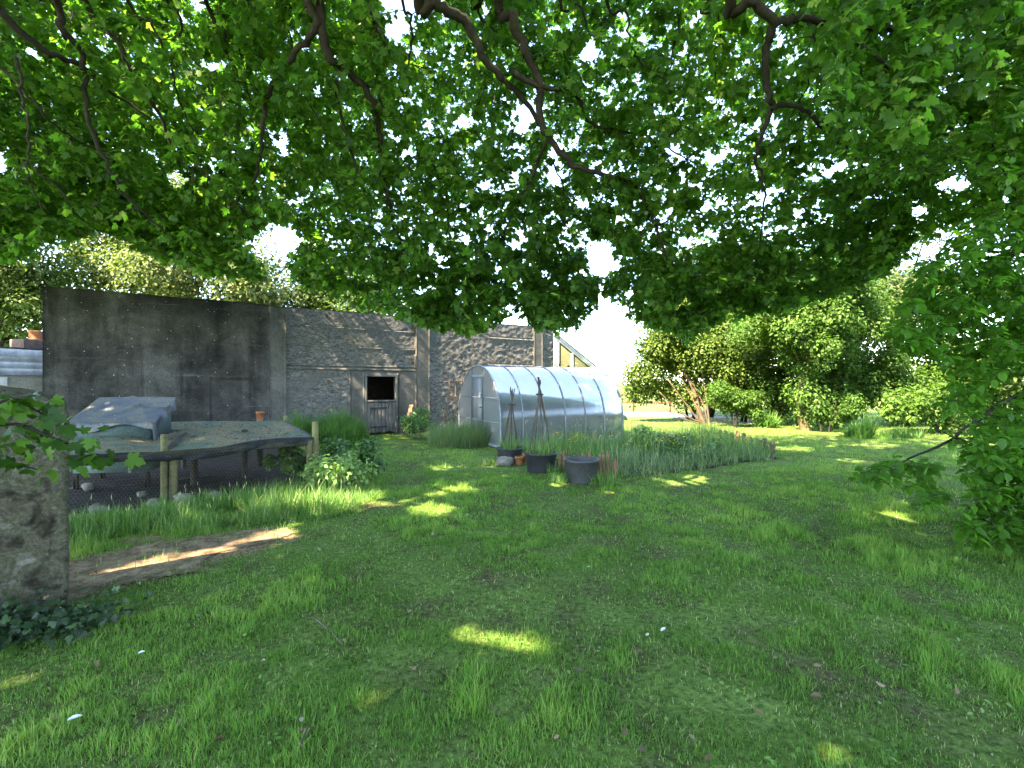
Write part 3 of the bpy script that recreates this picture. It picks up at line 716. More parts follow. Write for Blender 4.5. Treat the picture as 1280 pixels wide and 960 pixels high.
def hexwire(p0, p1, z0, z1, s=.024):
    """hexagonal wire netting: every edge a thin prism"""
    L = np.linalg.norm(p1-p0); d = (p1-p0)/L; dx = s*math.sqrt(3); E = []
    nr = int((z1-z0)/(1.5*s)); nc = int(L/dx)
    for r in range(nr):
        z = z0+r*1.5*s; off = (r % 2)*dx/2
        c = np.arange(nc); u = c*dx+off
        E.append(np.stack([u, 0*u+z, u+dx/2, 0*u+z+s/2], 1)); E.append(np.stack([u+dx/2, 0*u+z+s/2, u+dx, 0*u+z], 1))
        E.append(np.stack([u, 0*u+z, u, 0*u+z-s], 1))
    E = np.concatenate(E); wob = lambda u, z: .012*np.sin(u*5+z*6)+.01*np.sin(u*2.1)
    nn = np.array([d[1], -d[0]])
    def w3(u, z): return np.column_stack([p0+d*u[:, None]+nn*(wob(u, z)+.055)[:, None], z])
    a = w3(E[:, 0], E[:, 1]); c = w3(E[:, 2], E[:, 3]); t = unit(c-a); n1 = np.tile(np.append(nn, 0), (len(a), 1)); n2 = np.cross(t, n1); r = .0008
    offs = [n1*r, -n1*r*.5+n2*r*.87, -n1*r*.5-n2*r*.87]
    V = np.stack([a+o for o in offs]+[c+o for o in offs], 1); k = (np.arange(len(a))*6)[:, None]
    return V.reshape(-1, 3), [np.concatenate([k+np.array([0, 1, 4, 3]), k+np.array([1, 2, 5, 4]), k+np.array([2, 0, 3, 5])])]
b = MB(); V, f = hexwire(FL, FR, .03, HF-.03); b.add(V, f); b.build('wire_mesh', M['wire'], run)
b = MB(); V, f = hexwire(FR, RR, .03, HF-.03); b.add(V, f); b.build('wire_mesh', M['wire'], run)
# loose dead leaves lying on the net
n = 1500; s = rng.random(n); t = rng.random(n)**.8
pp = (FL*((1-s)*(1-t))[:, None]+FR*(s*(1-t))[:, None]+RR*(s*t)[:, None]+RL*((1-s)*t)[:, None])
c = pp-COOPC; k = ~((np.abs(c@CX) < CWD/2) & (np.abs(c@CY) < CDP/2)); pp, s, t = pp[k], s[k], t[k]; n = len(pp)
V, f = leaf_arrays(np.column_stack([pp, roof_z(s, t)+.012]), rdir(n)*[1, 1, .2], np.array([0, 0, 1])+.3*rdir(n), rng.uniform(.015, .05, n), T_DIA, 1)
tag(mk('leaf_litter', V, [f], M['litter'], var=np.repeat(rng.random(n)**1.3*.9, 4)), 'dry leaf litter lying on the chicken run net', None, None, 'stuff')

coop = empty('chicken_coop', (*COOPC, 0), 'raised green hen house standing inside the netted run', 'hen house')
def cp(x, y, z): return np.array([*(COOPC+CX*x+CY*y), z])
ax, ay = (*CX, 0), (*CY, 0)
zf, zr, zb = .99, 1.36, .24
hw, hd = CWD/2-.03, CDP/2-.03
V = [cp(-hw, -hd, .70), cp(hw, -hd, .70), cp(hw, hd, .70), cp(-hw, hd, .70), cp(-hw, -hd, zf-.02), cp(hw, -hd, zf-.02), cp(hw, hd, zr-.02), cp(-hw, hd, zr-.02)]
FB = [[[0, 1, 5, 4], [1, 2, 6, 5], [2, 3, 7, 6], [3, 0, 4, 7], [4, 5, 6, 7], [3, 2, 1, 0]]]
MB().add(V, FB).build('body', M['coop'], coop)
V = [cp(-hw+.02, -hd+.02, zb), cp(hw-.02, -hd+.02, zb), cp(hw-.02, hd-.02, zb), cp(-hw+.02, hd-.02, zb), cp(-hw+.02, -hd+.02, .697), cp(hw-.02, -hd+.02, .697), cp(hw-.02, hd-.02, .697), cp(-hw+.02, hd-.02, .697)]
MB().add(V, FB).build('lower_panel', M['coopinner'], coop)
for sx in (-1, 1):
    for sy in (-1, 1):
        MB().box(cp(sx*(hw-.05), sy*(hd-.05)-.0, zb/2-.01), (.06, .06, zb-.005), ax, ay, None, .004).build('leg', M['darkwood'], coop)
MB().box(cp(hw-.28, -hd-.012, .47), (.035, .03, .46), ax, ay, None, .004).build('batten', M['white'], coop)
# tarpaulin over the hen house roof
def tarp():
    n, m = 60, 46; S, T = np.meshgrid(np.linspace(-.07, 1.12, n), np.linspace(-.05, 1.06, m), indexing='ij')
    x = (-hw-.05)+np.clip(S, 0, 1)*(2*hw+.12); y = (-hd-.06)+np.clip(T, 0, 1)*(2*hd+.1)
    z = (zf+.0)+(zr-zf)*np.clip(T, 0, 1)+.012
    over = np.clip(S-1, 0, 1); x = x+over*.15; z = z-over*(2.2-1.5*T)*(1+.35*np.sin(T*9))
    x = x+np.where(over > 0, .035*np.sin(T*16+1)*np.clip(over*12, 0, 1), 0)
    overl = np.clip(-S, 0, 1); z = z-overl*1.2; x = x-overl*.2
    ovf = np.clip(-T, 0, 1); z = z-ovf*1.6*(1+.8*np.sin(S*7)); y = y-ovf*.2
    wr = .022*(fbm(S*5, T*4, 1.6, 4)-.5)+.018*np.exp(-((S*1.0-.45-.5*(1-T))/.035)**2)+.020*np.exp(-((T-.62+.25*(S-.6))/.04)**2)*(S > .55)
    z = z+wr+.02
    V = np.stack([COOPC[0]+CX[0]*x+CY[0]*y, COOPC[1]+CX[1]*x+CY[1]*y, z], -1).reshape(-1, 3)
    i, j = np.meshgrid(np.arange(n-1), np.arange(m-1), indexing='ij'); a = (i*m+j).ravel(); q = np.stack([a, a+m, a+m+1, a+1], -1)
    Vb = V-np.array([0.002, 0, .006]); N = len(V)
    o = mk('tarpaulin', np.vstack([V, Vb]), [q, q[:, ::-1]+N], M['tarp'], None, None, True)
    tag(o, 'creased blue grey tarpaulin draped over the hen house roof', 'tarpaulin')
tarp()

def pot(name, c, r, h, mat, label, cat='flower pot', group=None, inner='soil', tilt=None):
    e = empty(name, c, label, cat, group)
    b = MB(); b.lathe(c, [(0, .0), (r*.72, .0), (r*.74, .01), (r*.93, h*.80), (r*.96, h*.8), (r*1.02, h*.82), (r*1.02, h), (r*.92, h), (r*.88, h*.75), (r*.86, h*.72)], 24)
    b.build('body', M[mat], e, True)
    b = MB(); b.lathe((c[0], c[1], c[2]+h*.72), [(r*.88, 0), (r*.5, .01), (0.001, .015)], 16); b.build('soil', M[inner], e)
    return e
q = P(325, 525, 9.62); pot('flower_pot', (q[0], q[1], HR-.03), .075, .20, 'terracotta', 'small terracotta pot standing behind the run roof near the pilaster')
tag(MB().lathe((*(P(325, 540, 9.62)[:2]), -.02), [(0, 0), (.06, 0), (.06, HR-.01), (0, HR-.01)], 10).build('timber_stump', M['darkwood']), 'short dark timber stump behind the run under the small terracotta pot', 'stump')

def rock(c, r, sq, label, group=None, mat='stone'):
    """irregular stone"""
    n, m = 14, 9; th = np.linspace(0, 2*PI, n, endpoint=False); ph = np.linspace(-PI/2, PI/2, m)
    V = []
    se = rng.random()*50
    for p_ in ph:
        d = np.stack([np.cos(p_)*np.cos(th), np.cos(p_)*np.sin(th), np.full(n, np.sin(p_))], 1)
        k = 1+.5*(noise(d[:, 0]*2+se, d[:, 1]*2+d[:, 2]*2.7, 1.0)-.5)
        V.append(np.asarray(c)+d*k[:, None]*r*np.array([1, .8, sq]))
    V = np.concatenate(V); q = [[i*n+k, i*n+(k+1) % n, (i+1)*n+(k+1) % n, (i+1)*n+k] for i in range(m-1) for k in range(n)]
    return tag(mk('stone', V, [q], M[mat], smooth=True), label, 'stone', group)
g1 = 'stones along the foot of the chicken run'
for (t, r, lb) in ((1.0, .13, 'rounded grey stone beside the pillar at the foot of the run'), (1.25, .09, 'small pale stone at the foot of the run next to the rounded one'),
                   (1.75, .12, 'flat brown stone left of the mossy run post'), (2.32, .11, 'ochre stone at the foot of the mossy post'),
                   (2.62, .13, 'mossy grey stone just right of the mossy run post'), (3.0, .08, 'low stone half hidden in long grass under the wire')):
    p_ = FL+FDIR*t+np.array([.06, -.09]); rock((*p_, .05), r, .75, lb, g1)
for (px, py, Y, r, lb) in ((112, 612, 7.4, .10, 'pale stone lying inside the run under the hen house'), (178, 628, 6.9, .07, 'small stone inside the run beside the mossy post')):
    q = P(px, py, Y); rock((q[0], q[1], .05), r, .7, lb, 'stones inside the run')
# things seen through the wire
q = P(240, 606, 8.0); tag(MB().bar((q[0]-.22, q[1], .05), (q[0]+.2, q[1]+.1, .09), .04, .03, .008).build('stick', M['cane']), 'short pale stick lying on the soil inside the run', 'stick')

# ================================================================ POLYCARBONATE GREENHOUSE
GO = np.array([-.96, 13.55]); GA = np.array([.894, .447]); GC = np.array([.447, -.894]); GL_, GW, GH = 3.9, 1.5, 2.13
gh = empty('polycarbonate_greenhouse', (*(GO+GA*GL_/2), 0), 'tunnel shaped polycarbonate greenhouse with metal hoops on the grass', 'greenhouse')
def gp(l, c, z): return np.array([*(GO+GA*l+GC*c), z])
def arch(n=25, r=1.0):
    pts = [(-GW*r, 0.0), (-GW*r, .3)]
    R = GW; zc = GH-R
    for t in np.linspace(PI, 0, n): pts.append((R*r*math.cos(t), zc+R*r*math.sin(t)))
    pts += [(GW*r, .3), (GW*r, 0)]
    return np.array(pts)
NB = 6; prof = arch(); pin_ = prof*[1, 1]-0
for k in range(NB):
    l0, l1 = GL_*k/NB+.004, GL_*(k+1)/NB-.004; ls = np.linspace(l0, l1, 5)
    b = MB(); n = len(prof); V = []
    for rr in (0, 1):
        for l in ls:
            for (c, z) in prof:
                cc_ = np.array([c, z-.6]); sc = 1-.006*rr/np.linalg.norm(cc_); V.append(gp(l, c*sc, .6+(z-.6)*sc if z > .01 else z))
    m = len(ls); q = []
    for rr in (0, 1):
        o_ = rr*m*n
        for i in range(m-1):
            for j in range(n-1): q.append([o_+i*n+j, o_+(i+1)*n+j, o_+(i+1)*n+j+1, o_+i*n+j+1])
    b.add(np.array(V), [q]); b.build('cover_panel', M['poly'], gh, True)
for k in range(NB+1):
    b = MB(); b.tube([gp(GL_*k/NB, c*1.006, z+.006) for c, z in prof], .019 if 0 < k < NB else .026, 6); b.build('hoop', M['alu'], gh, True)
for ang in (35, 90, 145, 8, 172):
    c, z = GW*math.cos(math.radians(ang)), GH-GW+GW*math.sin(math.radians(ang))
    b = MB(); b.tube([gp(.0, c*.985, z-.012), gp(GL_, c*.985, z-.012)], .011, 6); b.build('purlin', M['alu'], gh)
b = MB()
for c in (-GW, GW): b.bar(gp(0, c, .03), gp(GL_, c, .03), .06, .08, .004)
for l in (0, GL_): b.bar(gp(l, -GW, .03), gp(l, GW, .03), .05, .075, .004)
b.build('base_rail', M['alu'], gh)
def end_panel(l, name='end_panel'):
    for (lo, hi) in ((-GW, -.40), (.40, GW)):
        pr = arch(60); pr = pr[(pr[:, 0] >= lo) & (pr[:, 0] <= hi)]
        za = GH-GW+math.sqrt(max(0, GW**2-min(lo**2, hi**2))) if True else 0
        pts = [(lo if lo > -GW else -GW, 0)] if False else []
        outl = list(pr)
        if lo > -1: outl = [(lo, 0), (lo, GH-GW+math.sqrt(GW**2-lo**2))]+[tuple(v) for v in pr if v[0] > lo+.01]
        else: outl = [tuple(v) for v in pr if v[0] < hi-.01]+[(hi, GH-GW+math.sqrt(GW**2-hi**2)), (hi, 0)]
        n = len(outl); V = [gp(l, c*.99, z) for c, z in outl]+[gp(l+.008, c*.99, z) for c, z in outl]
        cen = np.mean(outl, 0); V += [gp(l, *cen), gp(l+.008, *cen)]
        f = [[i, (i+1) % n, 2*n] for i in range(n)]+[[n+(i+1) % n, n+i, 2*n+1] for i in range(n)]
        mk(name, np.array(V), [f], M['polyend'], gh)
    # over-door piece
    outl = [(-.395, 1.86)]+[(c, GH-GW+math.sqrt(GW**2-c*c)) for c in np.linspace(-.395, .395, 9)]+[(.395, 1.86)]
    n = len(outl); V = [gp(l, c, z) for c, z in outl]+[gp(l+.008, c, z) for c, z in outl]
    f3 = [[0, i, i+1] for i in range(1, n-1)]+[[n, n+i+1, n+i] for i in range(1, n-1)]
    mk(name, np.array(V), [f3], M['polyend'], gh)
    b = MB()
    for c in (-.40, .40): b.bar(gp(l-.012, c, 0), gp(l-.012, c, GH-GW+math.sqrt(GW**2-.16)), .035, .035, .003)
    b.bar(gp(l-.012, -.40, 1.86), gp(l-.012, .40, 1.86), .035, .035, .003)
    for zz in (.62, 1.25):
        for s in (-1, 1): b.bar(gp(l-.010, s*.42, zz), gp(l-.010, s*(GW-.01 if zz < 1 else 1.36), zz), .02, .02, .002)
    b.build('end_frame', M['alu'], gh)
end_panel(0.0); end_panel(GL_-.01)
V = [gp(-.012, c, z) for c, z in ((-.375, .06), (.375, .06), (.375, 1.83), (-.375, 1.83))]+[gp(-.004, c, z) for c, z in ((-.375, .06), (.375, .06), (.375, 1.83), (-.375, 1.83))]
door = mk('door', np.array(V), [[[0, 1, 2, 3], [7, 6, 5, 4], [0, 4, 5, 1], [1, 5, 6, 2], [2, 6, 7, 3], [3, 7, 4, 0]]], M['polyend'], gh)
b = MB()
for zz in (.06, .62, 1.25, 1.83): b.bar(gp(-.024, -.375, zz), gp(-.024, .375, zz), .02, .028, .002)
for c in (-.37, .37): b.bar(gp(-.022, c, .05), gp(-.022, c, 1.84), .022, .026, .002)
b.build('door_frame', M['alu'], door)
for zz in (1.32, .98):
    b = MB(); b.bar(gp(-.05, .27, zz), gp(-.05, .36, zz), .03, .03, .004); b.bar(gp(-.02, .355, zz), gp(-.055, .355, zz), .025, .025, .003); b.build('handle', M['darkmetal'], door)
# things kept inside the greenhouse
bench = empty('potting_bench', gp(1.9, -.9, 0), 'wooden potting bench inside the greenhouse along its far side', 'bench')
MB().bar(gp(.4, -1.0, .78), gp(3.5, -1.0, .78), .55, .04, .005).build('bench_top', M['oldwood'], bench)
for l in (.5, 2.0, 3.4):
    for c in (-1.22, -.78): MB().bar(gp(l, c, 0), gp(l, c, .76), .05, .05, .004).build('leg', M['darkwood'], bench)
b = MB(); b.lathe(gp(2.75, .75, .02), [(0, 0), (.24, 0), (.27, .1), (.27, .55), (.22, .68), (.10, .74), (.10, .80), (0, .80)], 24)
tag(b.build('water_drum', M['white'], None, True), 'white plastic drum seen through the greenhouse side', 'drum')
b = MB(); b.box(gp(.95, .7, .25), (.8, .5, .42), (*GA, 0), None, None, .02)
b.box(gp(.95, .7, .47), (.84, .54, .03), (*GA, 0), None, None, .01)
tag(b.build('storage_box', M['white']), 'white storage box just inside the greenhouse door', 'box')

# ================================================================ foliage generators 
def crown_arrays(lobes, n, size, tmpl, up=.6, shell=.55, flat=.85):
    """leaves spread through the outer part of a set of lobes (centre, radius)"""
    L = np.array([l[0] for l in lobes]); R = np.array([l[1] for l in lobes]); w = R**2/np.sum(R**2)
    i = rng.choice(len(lobes), n, p=w); d = rdir(n); rad = rng.random(n)**shell
    rad = rad*(1+.25*(noise(d[:, 0]*2.2+i*7.3, d[:, 1]*2.2+d[:, 2]*2.9, 1.6)-.5)*2)
    p = L[i]+d*(R[i]*rad)[:, None]*np.array([1, 1, flat])
    nor = unit(d*.7+np.array([0, 0, up])+.6*rdir(n)); tip = unit(np.cross(nor, rdir(n))+d*.3-np.array([0, 0, .35]))
    return leaf_arrays(p, tip, nor, size*rng.uniform(.6, 1.35, n), tmpl)

def make_plant(name, base, lobes, n, size, leafm, label, cat, tmpl=T_DIA, trunk_r=.12, trunk_top=None, barkm='bark', group=None, varr=None, stems=1, limb_r=.4, limbs=True):
    e = empty(name, base, label, cat, group)
    base = np.asarray(base, float)
    cen = np.mean([l[0] for l in lobes], 0); tt = np.array([*cen[:2], cen[2]]) if trunk_top is None else np.asarray(trunk_top)
    b = MB()
    for s_ in range(stems):
        bb = base+(np.array([*rng.normal(0, .09, 2)*(tt[2]-base[2]), 0]) if stems > 1 else 0)
        t2 = tt+(rng.normal(0, .16, 3)*(tt[2]-base[2]) if stems > 1 else 0)
        pts = [bb+(t2-bb)*t+np.array([*(rng.normal(0, .03, 2)*np.linalg.norm(t2-bb)*.6 if 0 < t < 1 else (0, 0)), 0]) for t in np.linspace(0, 1, 6)]
        pts[0][2] -= .1
        sp_ = smooth_path(pts, 4); b.tube(sp_, np.linspace(trunk_r*1.25, trunk_r*.5, len(sp_))*(.6 if stems > 1 else 1), 8)
    if limbs:
        for (c, r) in [lobes[i] for i in rng.choice(len(lobes), min(len(lobes), 9), replace=False)]:
            t = rng.uniform(.45, .95); st = base+(tt-base)*t; mid = (st+np.asarray(c))/2+rng.normal(0, .12, 3)*r
            sp_ = smooth_path([st, mid, np.asarray(c, float)], 4); b.tube(sp_, np.linspace(trunk_r*limb_r, trunk_r*.12, len(sp_)), 5)
    b.build('trunk' if trunk_r > .05 else 'stems', M[barkm], e)
    V, f = crown_arrays(lobes, n, size, tmpl)
    nv = rng.random(n) if varr is None else rng.uniform(varr[0], varr[1], n)
    mk('crown' if trunk_r > .05 else 'foliage', V, [f], M[leafm], e, np.repeat(nv, len(tmpl[0])))
    return e
def lobes_in(c, rad, n, rr):
    c = np.asarray(c, float); out = []; rr = rr*.68
    for k in range(int(n*2.4)):
        d = rdir(1)[0]; d[2] = d[2]*.9+.05
        out.append((c+d*np.asarray(rad)*rng.random()**.45*1.12, rr*rng.uniform(.5, 1.45)))
    return out

# trees behind the barn
gT = 'trees behind the dark wall'
make_plant('tree', (-20, 19, 0), lobes_in((-20, 19, 6.0), (4.4, 3, 4.8), 40, 1.6), 38000, .17, 'ash', 'sunlit pale green tree behind the white outbuilding', 'tree', trunk_r=.25, group=gT)
make_plant('tree', (-14.5, 22, 0), lobes_in((-14.5, 21.5, 6.2), (4.4, 3, 4.4), 40, 1.6), 40000, .17, 'pale', 'creamy flowered bushy tree rising behind the dark concrete wall', 'tree', trunk_r=.25, group=gT)
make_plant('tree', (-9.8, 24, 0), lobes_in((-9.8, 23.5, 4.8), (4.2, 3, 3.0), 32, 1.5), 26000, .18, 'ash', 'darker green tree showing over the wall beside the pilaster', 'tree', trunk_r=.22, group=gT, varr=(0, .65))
# shrubs and trees on the right
LB = P(868, 530, 19.6)
lob = [((LB[0]+.2, 20.6, 1.2), .9), ((LB[0]-.9, 20.8, 1.5), .8), ((LB[0]+2.0, 20.2, 1.0), .8), ((LB[0]-1.9, 20.4, 2.2), 1.0), ((LB[0]-1.5, 20.2, 3.3), .95), ((LB[0]-.6, 20, 3.9), 1.1), ((LB[0]-2.0, 20.8, 1.3), .7), ((LB[0]+.3, 20, 3.0), 1.2), ((LB[0]+1.0, 20.5, 3.8), 1.2), ((LB[0]+1.3, 19.9, 2.2), 1.0), ((LB[0]+1.2, 19.6, 1.1), .7), ((LB[0]+.1, 20.8, 4.6), 1.0), ((LB[0]-.8, 20.8, 2.9), 1.0)]
laurel = make_plant('laurel_bush', (LB[0]+.5, 19.8, 0), lob, 30000, .13, 'laurel', 'sunlit glossy laurel bush with bare pale stems beyond the greenhouse', 'bush', trunk_r=.09, trunk_top=(LB[0]-.5, 20, 2.6), barkm='palebark', limbs=False)
b = MB()
for (dx, dz, r) in ((-1.5, 1.3, .035), (-1.1, 1.8, .045), (-.6, 2.2, .045), (-.1, 2.0, .04), (.3, 2.3, .04), (-1.7, .95, .025)):
    st = np.array([LB[0]+.5+rng.normal(0, .12), 19.6+rng.normal(0, .1), -.05]); en = np.array([LB[0]+dx, 19.8+rng.normal(0, .3), dz]); mid = (st+en)/2+np.array([rng.normal(0, .2), 0, -.15])
    sp_ = smooth_path([st, mid, en], 6); b.tube(sp_, np.linspace(r, r*.5, len(sp_)), 6)
b.build('bare_stems', M['palebark'], laurel)
gR = 'trees and shrubs along the right side of the lawn'
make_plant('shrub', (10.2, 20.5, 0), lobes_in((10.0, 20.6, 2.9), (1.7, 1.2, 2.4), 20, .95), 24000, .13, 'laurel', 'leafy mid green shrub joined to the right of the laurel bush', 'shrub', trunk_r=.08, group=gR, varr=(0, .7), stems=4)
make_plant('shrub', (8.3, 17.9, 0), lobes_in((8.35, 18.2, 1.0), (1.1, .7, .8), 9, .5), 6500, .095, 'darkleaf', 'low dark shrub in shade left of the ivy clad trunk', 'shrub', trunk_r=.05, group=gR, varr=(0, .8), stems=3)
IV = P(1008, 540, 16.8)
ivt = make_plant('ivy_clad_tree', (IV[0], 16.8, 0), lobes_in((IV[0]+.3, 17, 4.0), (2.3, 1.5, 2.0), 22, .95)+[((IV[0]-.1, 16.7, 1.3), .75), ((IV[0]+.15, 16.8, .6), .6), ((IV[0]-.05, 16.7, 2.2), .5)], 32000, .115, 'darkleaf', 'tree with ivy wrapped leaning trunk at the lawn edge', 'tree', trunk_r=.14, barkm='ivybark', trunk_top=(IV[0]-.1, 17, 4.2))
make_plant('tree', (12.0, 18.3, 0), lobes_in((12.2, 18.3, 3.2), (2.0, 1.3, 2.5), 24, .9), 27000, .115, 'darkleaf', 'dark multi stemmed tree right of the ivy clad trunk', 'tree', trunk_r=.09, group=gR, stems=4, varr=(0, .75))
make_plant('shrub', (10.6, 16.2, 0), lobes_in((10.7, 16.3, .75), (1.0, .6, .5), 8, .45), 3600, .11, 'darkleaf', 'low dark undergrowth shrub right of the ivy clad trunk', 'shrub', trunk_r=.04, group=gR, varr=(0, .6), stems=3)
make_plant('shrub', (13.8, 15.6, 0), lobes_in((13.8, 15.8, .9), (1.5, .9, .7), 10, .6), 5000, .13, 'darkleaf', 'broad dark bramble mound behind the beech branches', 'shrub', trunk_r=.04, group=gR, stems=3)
make_plant('tree', (16.5, 21, 0), lobes_in((16.5, 21, 4.6), (3.4, 2.4, 3.7), 30, 1.4), 30000, .15, 'pale', 'pale olive tree rising behind the bright gap on the right', 'tree', trunk_r=.18, group=gR, varr=(0, .8))
make_plant('tree', (19.5, 16, 0), lobes_in((19.0, 16, 4.2), (3.4, 2.4, 3.8), 30, 1.3), 28000, .15, 'ash', 'tall yellow green tree seen through the beech leaves', 'tree', trunk_r=.18, group=gR, varr=(0, .8))
make_plant('tree', (12.5, 25, 0), lobes_in((12.5, 25, 5.6), (3.6, 2.4, 3.6), 30, 1.6), 16000, .25, 'ash', 'sunlit taller tree behind the laurel and ivy clad trunk', 'tree', trunk_r=.2, group=gR, varr=(0, .85))
make_plant('shrub', (8.2, 21.5, 0), lobes_in((8.0, 21.8, 3.6), (1.6, 1.2, 2.2), 18, .95), 12000, .18, 'laurel', 'bright rounded shrub behind the laurel bush', 'shrub', trunk_r=.08, group=gR, stems=3)
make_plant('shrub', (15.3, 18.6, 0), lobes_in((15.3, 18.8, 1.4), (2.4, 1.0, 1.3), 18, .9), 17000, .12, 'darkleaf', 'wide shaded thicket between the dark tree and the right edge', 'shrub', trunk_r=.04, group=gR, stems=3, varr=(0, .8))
make_plant('shrub', (19, 19.5, 0), lobes_in((19.2, 19.5, 1.6), (2.6, 1.0, 1.5), 18, .9), 15000, .13, 'laurel', 'yellow green thicket low behind the beech branches', 'shrub', trunk_r=.04, group=gR, stems=3, varr=(0, .8))
make_plant('tree', (9.6, 23.5, 0), lobes_in((9.6, 23.5, 4.8), (2.8, 1.6, 3.2), 24, 1.4), 20000, .17, 'ash', 'rounded sunlit tree directly behind the laurel stems', 'tree', trunk_r=.14, group=gR, varr=(0, .9))
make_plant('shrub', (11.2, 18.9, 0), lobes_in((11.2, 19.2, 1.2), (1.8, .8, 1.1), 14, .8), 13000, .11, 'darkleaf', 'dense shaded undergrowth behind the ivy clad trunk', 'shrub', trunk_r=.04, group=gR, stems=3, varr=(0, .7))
# distant country: hedges and far trees
for (x0, x1, Y, h, lbl) in ((-10, 16, 60, 2.4, 'far field hedge beyond the post and rail fence'), (-160, 200, 170, 6, 'distant tree line on the horizon'), (22, 48, 42, 3.2, 'far hedge seen through the gap on the right'), (-24, 30, -17, 5.0, 'boundary hedge behind the viewer mirrored in the greenhouse')):
    nl = int((x1-x0)/h*1.6); lobs = [((rng.uniform(x0, x1), Y+rng.normal(0, h*.3), h*rng.uniform(.25, .7)), h*rng.uniform(.35, .6)) for k in range(nl)]
    V, f = crown_arrays(lobs, nl*110, h*.15, T_DIA, .6, .4)
    if x0 == -24:
        m2 = 260; L2 = [((rng.normal(27, 1), rng.uniform(-17, 13), rng.uniform(.8, 4.2)), rng.uniform(1, 2)) for k in range(90)]; V2, f2 = crown_arrays(L2, 12000, .6, T_DIA, .6, .4); f = np.vstack([f, f2+len(V)]); V = np.vstack([V, V2])
    tag(mk('distant_hedge', V, [f], M['pale'], var=np.repeat(rng.uniform(0, .7, len(V)//4), 4)), lbl, None, None, 'stuff')
rf_ = empty('rail_fence', (5.9, 27, 0), 'low timber post and rail fence beyond the gravel track', 'fence')
fa, fb_ = np.array([3.0, 28.6]), np.array([13, 26.8])
for t in np.linspace(0, 1, 6):
    p_ = fa+(fb_-fa)*t; MB().box((*p_, .55), (.12, .12, 1.2), None, None, None, .01).build('post', M['picket'], rf_)
for zz in (.55, 1.0): MB().bar((*fa, zz), (*fb_, zz), .05, .1, .006, ).build('rail', M['picket'], rf_)

# clumps by the barn wall
def clump(name, c, r, n, h0, h1, w, mat, label, cat, lean=.8, varr=(0, .95), seeds=0, ry=None):
    a = rng.uniform(0, 2*PI, n); q = rng.random(n)**.62*(.7+.6*noise(np.cos(a)*1.6+c[0], np.sin(a)*1.6)); return grass_patch(name, c[0]+r*q*np.cos(a), c[1]+(ry or r)*q*np.sin(a), h0, h1, w, mat, label, cat, None, lean, varr, seeds)
def leafy(name, c, r, h, n, size, mat, label, cat, tmpl=T_DIA, varr=None, nl=9, stems=6):
    lob = [((c[0]+rng.normal(0, r*.45), c[1]+rng.normal(0, r*.4), h*rng.uniform(.25, .72)), min(r, h)*rng.uniform(.3, .5)) for k in range(nl)]
    return make_plant(name, (c[0], c[1], 0), lob, n, size, mat, label, cat, tmpl, .006, (c[0], c[1], h*.5), 'darkwood', None, varr, stems, .6, True)
q = P(378, 540, 13.3); clump('grass_clump', q, .55, 1300, .45, .85, .018, M['longgrass'], 'tall grass clump against the wall beside the pilaster', 'grass clump', .7, (0, .6))
q = P(424, 544, 13.9); clump('grass_clump', q, .75, 1700, .4, .8, .018, M['longgrass'], 'wide tall grass clump under the rough wall left of the door', 'grass clump', .8, (0, .7))
g2 = 'stones by the barn door'
for (px, r, lb) in ((431, .17, 'pale upright stone nearest the grass left of the door'), (440, .13, 'grey stone between the pale stone and the barn door'), (446, .10, 'small grey stone closest to the barn door'), (405, .15, 'low stone buried in the wide grass clump')):
    q = P(px, 547, 14.0 if px < 440 else 14.4); rock((q[0], q[1], .08), r, .9, lb, g2)
q = P(528, 548, 14.3); leafy('shrub', q, .6, 1.05, 2600, .085, 'nettle', 'leafy green shrub between the barn door and the bushy clump', 'shrub', nl=11)
q = P(573, 556, 12.9)
e_ = clump('bushy_clump', q, .75, 4200, .35, .8, .012, M['bluegrass'], 'rounded feathery grey green clump left of the greenhouse door', 'clump', .95, (0, .9), 40)
q = P(508, 530, 15.3); tag(MB().bar((q[0]-.05, q[1], 0), (q[0]+.1, q[1]+.28, .95), .16, .03, .004).build('board', M['picket']), 'rust brown board leaning on the wall right of the half door', 'board')
b = MB()
q = P(568, 540, 15.6)
lw = empty('timber_trellis', (q[0], q[1], 0), 'old timber trellis leaning on the wall behind the greenhouse', 'trellis')
for dx in (-.28, 0, .28): MB().bar((q[0]+dx, q[1]+dx*.6, 0), (q[0]+dx*.6, q[1]+.35+dx*.6, 1.9), .05, .03, .004).build('upright', M['picket'], lw)
for zz in (.6, 1.2, 1.7): MB().bar((q[0]-.32, q[1]-.19+.185*zz-.02, zz), (q[0]+.32, q[1]+.19+.185*zz-.02, zz), .03, .04, .004).build('crossbar', M['picket'], lw)
# plants round the front right post of the run
q = FR+np.array([.42, .75]); leafy('nettle_clump', q, .5, .72, 1900, .10, 'nettle', 'blue green nettle clump behind the corner post of the run', 'plant', varr=(0, .8))
q = FR+np.array([-.55, .55]); leafy('nettle_clump', q, .35, .62, 800, .11, 'darkleaf', 'shaded dark weed growing inside the run corner', 'plant')
q = FR+np.array([.62, -.45]); leafy('pale_shrub', q, .55, .62, 1500, .085, 'paleshrub', 'pale leaved shrub in sunlight by the corner post of the run', 'shrub', nl=11)

